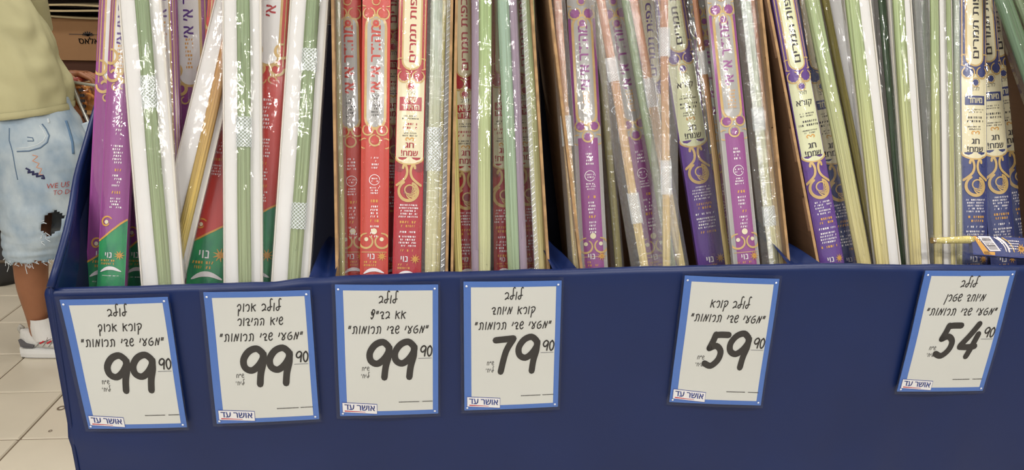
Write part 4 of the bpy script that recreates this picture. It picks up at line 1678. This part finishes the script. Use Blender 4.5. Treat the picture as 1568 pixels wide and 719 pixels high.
o = b.build('flattened_boxes', mat('pale_card', srgb(186, 168, 130), rough=0.85, var=0.2, scale=(3, 3, 20)))
md = o.modifiers.new('thickness', 'SOLIDIFY')
md.thickness = 0.008
tag(o, 'stack of flattened pale cardboard on top of the lettered carton', 'cardboard')

# dark bag on the floor behind the shopper
BAGM = mat('black_bag', srgb(44, 42, 42), rough=0.55, var=0.3, scale=(9, 9, 9), bump=0.5, bscale=(6, 6, 6))
bag = thing('duffel_bag', 'dark soft bag standing on the floor behind the shopper at the left edge', 'bag', (-2.28, 2.62, 0))
b = MB()
rings = []
for j in range(11):
    t = j / 10
    z = 0.004 + 0.40 * t
    sw = (0.23 + 0.035 * math.sin(t * 7)) * (1 - 0.55 * t ** 3)
    rings.append([Vector((sw * math.copysign(abs(math.cos(a)) ** .6, math.cos(a)) * 1.05, 0.14 * (1 - .4 * t ** 2) * math.copysign(abs(math.sin(a)) ** .6, math.sin(a)), z + 0.012 * math.sin(a * 3) * t)) for a in [2 * math.pi * k / 24 for k in range(24)]])
b.rings(rings)
b.build('bag_body', BAGM, bag, smooth=True)
b = MB()
b.tube([(-0.1, -0.05, 0.38), (-0.09, -0.07, 0.47), (0, -0.08, 0.5), (0.09, -0.07, 0.47), (0.1, -0.05, 0.38)], 0.012, 8)
b.build('bag_handle', BAGM, bag, smooth=True)
b = MB()
b.tube([(-0.24 + .02 * k, -0.125 - 0.012 * math.sin(k / 24 * math.pi), 0.13) for k in range(25)], 0.008, 6)
b.build('bag_piping', mat('bag_piping', srgb(92, 78, 62), rough=0.6), bag)

# ------------------------------------------------------------------ shopper
SKIN = mat('skin', srgb(158, 104, 72), rough=0.5, var=0.08, scale=(20, 20, 20))
SHIRT = mat('olive_yellow_tshirt', srgb(198, 192, 148), rough=0.85, var=0.05, scale=(5, 5, 5), bump=0.5, bscale=(7, 7, 9))
DENIM = mat('bleached_denim', srgb(192, 204, 210), rough=0.85, var=0.0, scale=(11, 11, 7), bump=0.9, bscale=(26, 26, 16), col2=srgb(142, 164, 184))
DENIM_D = mat('denim_seam', srgb(104, 126, 150), rough=0.85)
DENIM_L = mat('denim_edge', srgb(214, 222, 226), rough=0.85)


def skin_mesh(name, joints, edges, m_, parent, sub=2, root=0):
    """joints: list of (pos, rx, ry)"""
    me = bpy.data.meshes.new(name)
    me.from_pydata([j[0] for j in joints], edges, [])
    o = bpy.data.objects.new(name, me)
    COL.objects.link(o)
    sk = o.modifiers.new('skin', 'SKIN')
    sk.use_smooth_shade = True
    if not me.skin_vertices:
        bm = bmesh.new()
        bm.from_mesh(me)
        bm.verts.layers.skin.verify()
        bm.to_mesh(me)
        bm.free()
    for i, j in enumerate(joints):
        sv = me.skin_vertices[0].data[i]
        sv.radius = (j[1], j[2] if len(j) > 2 else j[1])
        sv.use_root = (i == root)
    ss = o.modifiers.new('sub', 'SUBSURF')
    ss.levels = ss.render_levels = sub
    dg = bpy.context.evaluated_depsgraph_get()
    dg.update()
    nm = bpy.data.meshes.new_from_object(o.evaluated_get(dg))
    bpy.data.objects.remove(o)
    nm.name = name
    nm.materials.clear()
    nm.materials.append(m_)
    nm.polygons.foreach_set('use_smooth', [True] * len(nm.polygons))
    o = bpy.data.objects.new(name, nm)
    COL.objects.link(o)
    o.parent = parent
    return o


YB = 1.78
man_o = Vector((-1.56, YB + 0.02, 0))
man = thing('person', 'shopper in olive T-shirt and ripped bleached denim shorts pushing a cart', 'person', man_o)


def M_(x, y, z):
    return Vector((x, y, z)) - man_o


# near (right) leg
ank = on_y(57, 488, YB)
cal = on_y(48, 430, YB)
kne = on_y(47, 388, YB)
thi = on_y(44, 325, YB + .01)
# joints of the body
hipR = Vector((-1.505, YB + 0.03, 0.80))
hipL = Vector((-1.42, YB + 0.20, 0.80))
pel = Vector((-1.52, YB + 0.11, 0.90))
kneL = Vector((-1.24, YB + 0.25, 0.50))
ankL = Vector((-1.16, YB + 0.32, 0.09))
chest = Vector((-1.63, YB + 0.11, 1.25))
belly = Vector((-1.57, YB + 0.11, 1.06))
neck = Vector((-1.635, YB + 0.10, 1.47))
head = Vector((-1.61, YB + 0.09, 1.62))
shR = Vector((-1.69, YB - 0.07, 1.40))
elR = Vector((-1.85, YB - 0.14, 1.15))
wrR = Vector((-1.80, YB - 0.30, 1.33))
shL = Vector((-1.58, YB + 0.29, 1.40))
elL = Vector((-1.60, YB + 0.38, 1.13))
hand0 = on_y(111, 116, 2.06)
wrL = hand0 + Vector((-0.03, 0, 0.005))
J = [(pel, .15, .11), (hipR, .085), (thi, .082), (kne, .062, .066), (cal, .060, .062), (ank, .036), (Vector((ank.x, YB, 0.05)), .034),
     (hipL, .085), (kneL, .06), (Vector((kneL.x + .03, kneL.y, .36)), .058), (ankL, .036), (ankL + Vector((0, 0, -.05)), .034),
     (belly, .11, .10), (chest, .09, .09), (neck, .055), (neck.lerp(head, .5), .055),
     (shR, .058), (elR, .042), (wrR, .028), (shL, .058), (elL, .042), (wrL, .027)]
J = [(M_(*j[0]),) + tuple(j[1:]) for j in J]
E_ = [(0, 1), (1, 2), (2, 3), (3, 4), (4, 5), (5, 6), (0, 7), (7, 8), (8, 9), (9, 10), (10, 11), (0, 12), (12, 13), (13, 14), (14, 15), (13, 16), (16, 17), (17, 18), (13, 19), (19, 20), (20, 21)]
body = skin_mesh('body', J, E_, SKIN, man, 2)

# head
b = MB()
hc = M_(*head)
rings = []
for j in range(15):
    ph = math.pi * j / 14
    zz = 0.115 * math.cos(ph)
    ring = []
    for k in range(20):
        a = 2 * math.pi * k / 20
        r_ = math.sin(ph)
        jaw = 1 - 0.22 * max(0, -zz / 0.115)
        x = 0.098 * r_ * math.cos(a)
        y = 0.078 * r_ * math.sin(a) * jaw
        if math.cos(a) > 0.93 and -0.04 < zz < 0.03:
            x += 0.020 * (1 - (zz + 0.04) / 0.07)
        ring.append(hc + Vector((x, y, zz + 0.02)))
    rings.append(ring)
b.rings(rings, cap=False)
b.build('head', SKIN, body, smooth=True)
for sy in (-1, 1):
    b = MB()
    c_ = hc + Vector((0.084, sy * 0.03, 0.03))
    b.rings([[c_ + Vector((0.012 * math.sin(p_) * 1.0 * math.cos(a), 0.014 * math.sin(p_) * math.sin(a), 0.007 * math.cos(p_))) for a in [k * math.pi / 4 for k in range(8)]] for p_ in (0.2, .8, 1.57, 2.3, 2.9)])
    b.build('eye', WHITE_P, body, smooth=True)
b = MB()
b.tube([hc + Vector((0.083, -0.022, -0.045)), hc + Vector((0.091, 0, -0.047)), hc + Vector((0.083, 0.022, -0.045))], 0.006, 8)
b.build('mouth', mat('lips', srgb(140, 78, 70), rough=0.5), body, smooth=True)
for sy in (-1, 1):
    b = MB()
    b.tube([hc + Vector((0, sy * .078, .045)), hc + Vector((-.012, sy * .09, .03)), hc + Vector((-.005, sy * .088, 0)), hc + Vector((0.004, sy * .079, -.008))], 0.008, 8)
    b.build('ear', SKIN, body, smooth=True)
b = MB()
rings = []
for j in range(8):
    ph = math.pi * 0.52 * j / 7
    rings.append([hc + Vector((-0.008 + 0.106 * math.sin(ph) * math.cos(a) * (0.9 if math.cos(a) > 0 else 1), 0.086 * math.sin(ph) * math.sin(a), 0.03 + 0.118 * math.cos(ph) + 0.02 * (math.cos(a) > .3))) for a in [2 * math.pi * k / 20 for k in range(20)]])
b.rings(rings, cap=False)
b.build('hair', mat('dark_hair', srgb(40, 32, 26), rough=0.8), man, smooth=True)


def hand(wr, fdir, ndir, side_, grip, parent):
    """palm + four fingers + thumb; fdir: along the fingers, ndir: out of the palm, side_: toward the thumb"""
    f = fdir.normalized()
    n_ = ndir.normalized()
    s_ = side_.normalized()
    J_ = [(wr, .024, .020), (wr + f * .045, .034, .016), (wr + f * .075, .036, .014)]
    E2 = [(0, 1), (1, 2)]
    L4 = [.040, .046, .043, .034]
    for k in range(4):
        off = s_ * (0.028 - 0.019 * k)
        p0 = wr + f * .078 + off
        i0 = len(J_)
        a = grip
        p1 = p0 + (f * math.cos(a * .5) + n_ * math.sin(a * .5)) * L4[k]
        p2 = p1 + (f * math.cos(a * 1.4) + n_ * math.sin(a * 1.4)) * L4[k] * .7
        p3 = p2 + (f * math.cos(a * 2.1) + n_ * math.sin(a * 2.1)) * L4[k] * .5
        J_ += [(p0, .0095), (p1, .0088), (p2, .0082), (p3, .0068)]
        E2 += [(2, i0), (i0, i0 + 1), (i0 + 1, i0 + 2), (i0 + 2, i0 + 3)]
    i0 = len(J_)
    t0 = wr + f * .03 + s_ * .03
    t1 = t0 + (f * .7 + s_ * .5 + n_ * .4).normalized() * .035
    t2 = t1 + (f * .8 + s_ * .0 + n_ * .6).normalized() * .03
    J_ += [(t0, .013), (t1, .0105), (t2, .0085)]
    E2 += [(1, i0), (i0, i0 + 1), (i0 + 1, i0 + 2)]
    return skin_mesh('hand', J_, E2, SKIN, parent, 1)


HB0 = on_y(112, 119, 2.06)      # the handle bar of the cart passes here
hand(M_(*wrL), Vector((1, -0.05, 0.05)), Vector((0.1, 0, -1)), Vector((0, -1, 0)), 1.0, body)
hand(M_(*wrR), Vector((.5, -0.2, 0.9)), Vector((0.4, 0.2, -.3)), Vector((0, 1, 0.2)), 0.5, body)

# T-shirt: lofted torso + sleeves
prof = []
hemz = 0.915
tl = [(hemz, -1.565, .185, .165), (0.95, -1.57, .188, .168), (1.0, -1.572, .190, .168), (1.06, -1.58, .188, .166), (1.14, -1.592, .178, .16), (1.22, -1.61, .165, .16),
      (1.32, -1.645, .135, .175), (1.40, -1.645, .12, .18), (1.45, -1.64, .09, .12), (1.475, -1.635, .065, .075)]


def torso_ring(z, cx, rx, ry, k=64, extra=0, tilt=0.0):
    ring = []
    for i in range(k):
        a = 2 * math.pi * i / k
        ca, sa = math.cos(a), math.sin(a)
        x = rx * math.copysign(abs(ca) ** .9, ca)
        y = ry * math.copysign(abs(sa) ** .9, sa)
        w_ = noise.noise(Vector((ca * 2.2, sa * 2.2 + z * 3.0, z * 7.5 + ca * 2))) * 0.02 + noise.noise(Vector((ca * 4 + 7, sa * 4, z * 17 + ca * 7))) * 0.010
        if z > 1.38:
            w_ *= 0.3
        x, y = x * (1 + w_ / .15) + 0, y * (1 + w_ / .15)
        # body turned toward the camera by 25 degrees
        t_ = R(-22)
        X = x * math.cos(t_) - y * math.sin(t_)
        Y = x * math.sin(t_) + y * math.cos(t_)
        ring.append(M_(cx + X, YB + 0.11 + Y, z + tilt * X))
    return ring


def interp(z):
    for a, c in zip(tl, tl[1:]):
        if z <= c[0]:
            t = (z - a[0]) / (c[0] - a[0])
            return [a[i] + (c[i] - a[i]) * t for i in range(4)]
    return tl[-1]


b = MB()
rings = []
nz_ = 46
for j in range(nz_ + 1):
    z = hemz + (1.475 - hemz) * j / nz_
    q = interp(z)
    rings.append(torso_ring(z, q[1], q[2], q[3], tilt=0.10 * (1 - j / nz_)))
b.rings(rings, cap=False)
tors = b.build('t_shirt', SHIRT, man, smooth=True)
md = tors.modifiers.new('thickness', 'SOLIDIFY')
md.thickness = 0.003
b = MB()
q = interp(hemz + .02)
b.rings([torso_ring(hemz + dz_, q[1] + 0, q[2] + e_, q[3] + e_, tilt=0.10) for dz_, e_ in ((-.002, .001), (0.0, .004), (.012, .0045), (.022, .003))], cap=False)
b.build('shirt_hem', SHIRT, tors, smooth=True)
for s_, e_ in ((shR, elR), (shL, elL)):
    b = MB()
    a0 = M_(*s_)
    a1 = M_(*(s_.lerp(e_, .75)))
    b.tube([a0 + (a0 - a1) * .15, a0, a0.lerp(a1, .5), a1], [.05, .082, .078, .074], 18, cap=False)
    b.build('sleeve', SHIRT, tors, smooth=True)

# shorts
b = MB()
NR = [(.985, -1.575, .11, .175, .15), (.90, -1.55, .11, .185, .165), (.82, -1.515, .09, .185, .16), (.74, -1.49, .06, .165, .14), (.66, -1.485, .04, .148, .128),
      (.58, -1.49, .02, .138, .12), (.50, -1.50, .01, .126, .115), (.44, -1.514, .0, .112, .108), (.40, -1.522, .0, .103, .10)]
def lerp_rows(rows, t):
    f_ = t * (len(rows) - 1)
    i_ = min(len(rows) - 2, int(f_))
    k_ = f_ - i_
    k_ = k_ * k_ * (3 - 2 * k_) * .5 + k_ * .5
    return [a_ + (c_ - a_) * k_ for a_, c_ in zip(rows[i_], rows[i_ + 1])]
rings = []
for q in range(91):
    z, cx, cy, rx, ry = lerp_rows(NR, q / 90)
    rings.append([M_(cx + rx * math.cos(a), YB + cy + ry * math.sin(a), z) for a in [2 * math.pi * k / 90 for k in range(90)]])
b.rings(rings, cap=False)
FR = [(.84, -1.46, .20, .13, .12), (.76, -1.41, .21, .135, .12), (.66, -1.345, .215, .125, .115), (.56, -1.29, .22, .112, .105), (.48, -1.245, .23, .10, .10)]
rings = []
for q in range(41):
    z, cx, cy, rx, ry = lerp_rows(FR, q / 40)
    rings.append([M_(cx + rx * math.cos(a), YB + cy + ry * math.sin(a), z + .35 * rx * math.cos(a)) for a in [2 * math.pi * k / 60 for k in range(60)]])
b.rings(rings, cap=False)
shorts = b.build('denim_shorts', DENIM, man, smooth=True)
me = shorts.data
for v in me.vertices:
    w = Vector(v.co) + man_o
    lo = max(0, min(1, (.66 - w.z) / .2))
    nn_ = noise.noise(w * 8) * 0.009 + noise.noise(Vector((w.x * 12 + w.z * 9, w.y * 12, w.z * 20))) * 0.006 + lo * noise.noise(Vector((w.x * 10 - w.z * 14, w.y * 10, w.z * 52))) * 0.006
    v.co += v.normal * nn_
# the torn hole and the open hem: faces taken out
bm = bmesh.new()
bm.from_mesh(me)
kill = []
for f in bm.faces:
    c_ = f.calc_center_median() + man_o
    px, py = proj(c_)
    if c_.y < YB + 0.02:
        e_ = ((px - 80) / 17) ** 2 + ((py - 341 + (px - 80) * .35) / 17) ** 2 + 0.5 * noise.noise(c_ * 60)
        if e_ < 1:
            kill.append(f)
            continue
    if c_.z < 0.412 + 0.012 * noise.noise(c_ * 70) or c_.z > 0.975:
        kill.append(f)
bmesh.ops.delete(bm, geom=kill, context='FACES')
bm.to_mesh(me)
bm.free()
md = shorts.modifiers.new('thickness', 'SOLIDIFY')
md.thickness = 0.003
dgv = [v.co.copy() for v in me.vertices]
bvh = BVHTree.FromPolygons(dgv, [tuple(p_.vertices) for p_ in me.polygons])


def on_shorts(px, py, off=0.0025):
    v = ray(px, py).normalized()
    hit = bvh.ray_cast(CAM - man_o, v)
    if hit[0] is None:
        return None
    n_ = hit[1]
    if n_.dot(v) > 0:
        n_ = -n_
    return hit[0] + n_ * off


def cloth_line(name, pts, r_, m_):
    P_ = []
    for (a, c) in zip(pts, pts[1:]):
        for k in range(5):
            t = k / 5
            q_ = on_shorts(a[0] + (c[0] - a[0]) * t, a[1] + (c[1] - a[1]) * t)
            if q_:
                P_.append(q_)
    if len(P_) > 2:
        b = MB()
        b.tube(P_, r_, 6)
        return b.build(name, m_, shorts, smooth=True)


cloth_line('pocket_seam', [(64, 190), (70, 198), (75, 208), (72, 218), (62, 226), (45, 231), (22, 232)], 0.0028, DENIM_D)
cloth_line('pocket_seam', [(60, 192), (66, 200), (70, 209), (66, 216), (56, 222), (42, 226), (22, 227)], 0.0016, DENIM_L)
cloth_line('side_seam', [(15, 196), (15, 215), (20, 232), (24, 255), (29, 280)], 0.0022, DENIM_D)
cloth_line('fly_fold', [(100, 185), (105, 200), (110, 218), (112, 240)], 0.005, mat('denim_fly_shadow', srgb(92, 122, 152), rough=0.85))  # fly fold, with the dark shadow along it put into the colour
cloth_line('belt_loop', [(73, 182), (75, 190)], 0.004, DENIM_L)
cloth_line('worn_mark', [(42, 210), (50, 211), (52, 216), (40, 216)], 0.002, DENIM_D)
NAVY_T = mat('navy_thread', srgb(48, 50, 90), rough=0.8)
RED_T = mat('red_thread', srgb(170, 66, 60), rough=0.8)
PEACH_T = mat('peach_thread', srgb(214, 158, 128), rough=0.8)
cloth_line('embroidery', [(40, 257), (46, 260), (43, 264), (52, 262), (50, 267), (58, 265), (56, 270), (66, 268), (68, 273), (62, 272)], 0.0035, NAVY_T)
cloth_line('embroidery', [(50, 237), (58, 239), (50, 246), (60, 250), (56, 256), (64, 258), (60, 266), (68, 268)], 0.0018, PEACH_T)
for t, cx, cy, hh, rot in (('WE US', 88, 283, 8, -0.12), ('TO DO', 97, 293, 7, -0.10)):
    vs_, fs_, asp = text2d(t, 0.0)
    b = MB()
    P_ = []
    ok = True
    for x, y in vs_:
        X, Y = (x - .5) * hh * asp * 1.0, (y - .5) * hh
        q_ = on_shorts(cx + X * math.cos(rot) + Y * math.sin(rot) * -1, cy - Y * math.cos(rot) + X * math.sin(rot), 0.008)
        P_.append(q_)
    fs2 = [f for f in fs_ if all(P_[i] is not None for i in f)]
    P_ = [p_ if p_ is not None else Vector((0, 0, .8)) for p_ in P_]
    b.add(P_, fs2)
    b.build('lettering', RED_T, shorts)
# frayed threads at hem and tear
b = MB()
low = [v.co.copy() for v in me.vertices if (v.co.z + man_o.z) < 0.424]
for k in range(110):
    if not low:
        break
    base = random.choice(low)
    l = random.uniform(0.006, 0.022) if random.random() < .9 else 0.045
    b.tube([base, base + Vector((random.uniform(-.005, .005), random.uniform(-.004, .002), -l * .5)), base + Vector((random.uniform(-.01, .01), random.uniform(-.006, .004), -l))], 0.0011, 4)
for k in range(30):
    px, py = 66 + random.uniform(-3, 5), random.uniform(338, 372)
    q_ = on_shorts(px, py)
    if q_:
        b.tube([q_, q_ + Vector((random.uniform(-.006, .016), -0.003, random.uniform(-.012, .006)))], 0.0014, 4)
b.build('frayed_threads', DENIM_L, shorts, kind='stuff')

# sock and shoe (near foot points right)
WS = mat('white_sock', srgb(228, 226, 222), rough=0.9, bump=0.5, bscale=(200, 200, 10))
SHOE = mat('white_mesh_shoe', srgb(214, 212, 206), rough=0.7, var=0.08, scale=(80, 80, 80))
SOLE = mat('shoe_sole', srgb(232, 232, 230), rough=0.5)
SGREY = mat('shoe_grey', srgb(96, 94, 98), rough=0.6)


def shoe(ax, ay, name='shoe'):
    # ax, ay: ankle on the floor plan; toe toward +x
    o = thing(name, '', '', (0, 0, 0))
    del o['label'], o['category']
    o.parent = man
    o.location = Vector((ax, ay, 0.0045)) - man_o
    b = MB()
    b.tube([(0, 0, .155), (0, 0, .13), (0.004, 0, .10), (.01, 0, .07)], [.041, .041, .044, .046], 16, cap=False)
    b.build('sock', WS, o, smooth=True)
    secs = [(-.082, .008, .03, .10), (-.075, .030, .03, .108), (-.05, .038, .028, .105), (-.02, .041, .027, .098), (.02, .043, .026, .092), (.06, .045, .025, .082), (.10, .048, .025, .066), (.14, .048, .025, .054), (.175, .038, .026, .046), (.195, .016, .028, .038)]
    b = MB()
    rg = []
    for x, hw_, z0, z1 in secs:
        rg.append([Vector((x, hw_ * math.cos(a) * (1 if math.sin(a) < .2 else .85), z0 + (z1 - z0) * (math.sin(a) * .5 + .5))) for a in [2 * math.pi * k / 20 for k in range(20)]])
    b.rings(rg)
    u_ = b.build('shoe_upper', SHOE, o, smooth=True)
    b = MB()
    rg = []
    for x, hw_, z0, z1 in secs:
        h_ = hw_ + .005
        rg.append([Vector((x * 1.03, yy, zz)) for yy, zz in ((-h_, .004), (h_, .004), (h_ + .002, .02), (h_, .04 - .006 * (x > 0)), (-h_, .04 - .006 * (x > 0)), (-h_ - .002, .02))])
    b.rings(rg)
    b.build('shoe_sole', SOLE, o)
    b = MB()
    rg = [[Vector((x * 1.02, yy, zz)) for yy, zz in ((-hw_, .0), (hw_, .0), (hw_, .005), (-hw_, .005))] for x, hw_, z0, z1 in secs]
    b.rings(rg)
    b.build('outsole', mat('outsole_grey', srgb(88, 88, 92), rough=0.8), o)
    # grey heel flash and red accents on both sides
    for sg in (-1, 1):
        b = MB()
        poly = [(-.072, .078), (-.066, .08), (-.045, .062), (-.018, .056), (-.022, .046), (-.055, .048), (-.068, .05)]
        b.add([(x, sg * (.044 + .003 * (x > -.06)), z) for x, z in poly] + [(x, sg * (.036), z) for x, z in poly], [tuple(range(7)), tuple(range(13, 6, -1))] + [(k, (k + 1) % 7, 7 + (k + 1) % 7, 7 + k) for k in range(7)])
        b.build('heel_flash', SGREY, o)
        b = MB()
        for xx in (0.004, .03):
            b.tube([(xx, sg * .043, .062), (xx + .016, sg * .043, .072)], 0.0035, 6)
        b.build('red_accent', mat('shoe_red', srgb(206, 52, 62), rough=0.5), o)
        b = MB()
        for xx in (-.012, .012, .034, .056):
            b.tube([(xx, sg * .0445, .048), (xx + .014, sg * .044, .066), (xx + .02, sg * .036, .084)], 0.0016, 5)
        b.build('upper_stripe', mat('shoe_stripe', srgb(150, 146, 140), rough=0.6), o)
    b = MB()
    b.tube([(-.078, 0, .085), (-.086, 0, .105), (-.080, 0, .118), (-.068, 0, .108)], [.007, .008, .007, .005], 8)
    b.build('heel_tab', mat('heel_tab_grey', srgb(180, 176, 166), rough=0.7), o, smooth=True)
    b = MB()
    for k in range(4):
        xx = .035 + .02 * k
        b.tube([(xx, -.026, .086 - .008 * k), (xx + .006, 0, .095 - .008 * k), (xx, .026, .086 - .008 * k)], 0.0028, 6)
    b.build('lace', WHITE_P, o, smooth=True)
    return o


fx = on_z(33, 545, 0).x + 0.088
shoe(fx, YB)
shoe(ankL.x, ankL.y)

# ------------------------------------------------------------------ shopping cart
CHR = mat('chrome_wire', srgb(190, 188, 180), rough=0.3, metal=0.7)
hx0 = on_y(125, 121, 2.06)
cart = thing('shopping_cart', 'wire shopping cart held by the shopper, mostly behind the purple packs', 'cart', (-0.95, 2.12, 0))
CO = Vector((-0.95, 2.12, 0))


def ct_(x, y, z):
    return Vector((x, y, z)) - CO


hz = hx0.z
hx = hx0.x
y0c, y1c = 1.97, 2.42
b = MB()
b.tube([ct_(hx, y0c - .0, hz), ct_(hx, y1c, hz)], 0.012, 10)
b.build('handle', mat('cart_handle', srgb(150, 60, 44), rough=0.4), cart, smooth=True)
for yy in (y0c, y1c):
    b = MB()
    b.tube([ct_(hx, yy, hz), ct_(hx + .10, yy, hz - .015), ct_(hx + .3, yy, hz - .02), ct_(hx + .78, yy, hz - .06)], 0.006, 8)
    b.tube([ct_(hx, yy, hz), ct_(hx + .05, yy, hz - .18), ct_(hx + .20, yy, hz - .24), ct_(hx + .28, yy, hz - .40), ct_(hx + .28, yy, .16)], 0.008, 8)
    b.tube([ct_(hx + .28, yy, .16), ct_(hx + .8, yy, .14)], 0.008, 8)
    b.build('side_frame', CHR, cart, smooth=True)
b = MB()
xb0, xb1, zb_, zt_ = hx + .22, hx + .76, hz - .36, hz - .05
for k in range(24):
    t = k / 23
    x = xb0 + (xb1 - xb0) * t
    for yy in (y0c + .01, y1c - .01):
        b.tube([ct_(x, yy, zt_ + .03 - .03 * t), ct_(x, yy + (.03 if yy < 2.2 else -.03), zb_ + .06 * t)], 0.0022, 5)
for k in range(5):
    t = k / 4
    for yy in (y0c + .03 * (1 - t) + .005, y1c - .03 * (1 - t) - .005):
        b.tube([ct_(xb0, yy, zb_ + (zt_ - zb_) * t), ct_(xb1, yy, zb_ + .06 + (zt_ - zb_ - .08) * t)], 0.003, 5)
for k in range(14):
    yy = y0c + .04 + (y1c - y0c - .08) * k / 13
    b.tube([ct_(xb0, yy, zt_), ct_(xb0, yy, zb_), ct_(xb1, yy, zb_ + .06), ct_(xb1, yy, zt_ - .02)], 0.0022, 5)
b.build('wire_basket', CHR, cart)
b = MB()
b.box(hx + .045 - CO.x, hx + .06 - CO.x, y0c + .20 - CO.y, y1c - .01 - CO.y, hz - .16, hz - .04)
b.build('seat_flap', mat('cart_seat', srgb(206, 200, 190), rough=0.5), cart)
b = MB()
for k in range(7):
    b.box(hx + .026 - CO.x, hx + .040 - CO.x, y0c - .004 - CO.y, y0c + .006 - CO.y, hz - .035 - .02 * k, hz - .025 - .02 * k)
b.build('seat_strap', BLACK_P, cart)
for x in (hx + .30, hx + .76):
    for yy in (y0c + .02, y1c - .02):
        b = MB()
        b.tube([ct_(x, yy - .014, .055), ct_(x, yy + .014, .055)], 0.05, 18)
        b.build('wheel', mat('cart_wheel', srgb(60, 60, 62), rough=0.6), cart, smooth=False)
        b = MB()
        b.box(x - .01 - CO.x, x + .01 - CO.x, yy - .022 - CO.y, yy - .016 - CO.y, .05, .16)
        b.box(x - .01 - CO.x, x + .01 - CO.x, yy + .016 - CO.y, yy + .022 - CO.y, .05, .16)
        b.box(x - .014 - CO.x, x + .014 - CO.x, yy - .022 - CO.y, yy + .022 - CO.y, .13, .16)
        b.build('caster_fork', CHR, cart)

# orange food bag in the child seat
ob = on_y(129, 147, 2.05)
fb_ = thing('snack_bag', 'clear bag of orange snacks on the cart seat', 'bag', (ob.x, 2.07, ob.z - 0.055))
b = MB()


def sb(u, v):
    x = -0.036 + 0.085 * u
    z = 0.11 * v
    return Vector((x, -0.05 - 0.018 * math.sin(math.pi * u) * math.sin(math.pi * v) + 0.003 * noise.noise(Vector((u * 7, v * 7, 1))), z))


b.grid(12, 12, sb)
b.build('bag_film', FILM, fb_, smooth=True)
b = MB()
b.grid(2, 2, lambda u, v: Vector((-0.036 + 0.085 * u, -0.022, 0.11 * v)))
b.build('bag_back', mat('orange_film', srgb(224, 150, 62), rough=0.5, var=0.3, scale=(60, 60, 60)), fb_)
SN = mat('orange_snack', srgb(244, 176, 84), rough=0.6, var=0.35, scale=(90, 90, 90), col2=srgb(222, 128, 56))
for k in range(16):
    c_ = Vector((random.uniform(-.024, .038), -0.042 + random.uniform(-.006, .008), random.uniform(.016, .096)))
    ax = random.uniform(0, math.pi)
    pts = [c_ + Vector((0.013 * math.cos(ax) * t, 0, 0.013 * math.sin(ax) * t + .004 * (1 - t * t))) for t in (-1, -.4, .4, 1)]
    b = MB()
    b.tube(pts, [.004, .0068, .0068, .004], 7)
    b.build('snack', SN, fb_, smooth=True)
b = MB()
b.box(-.042, -.034, -.052, -.046, 0, .11)
b.build('white_edge', WHITE_P, fb_)
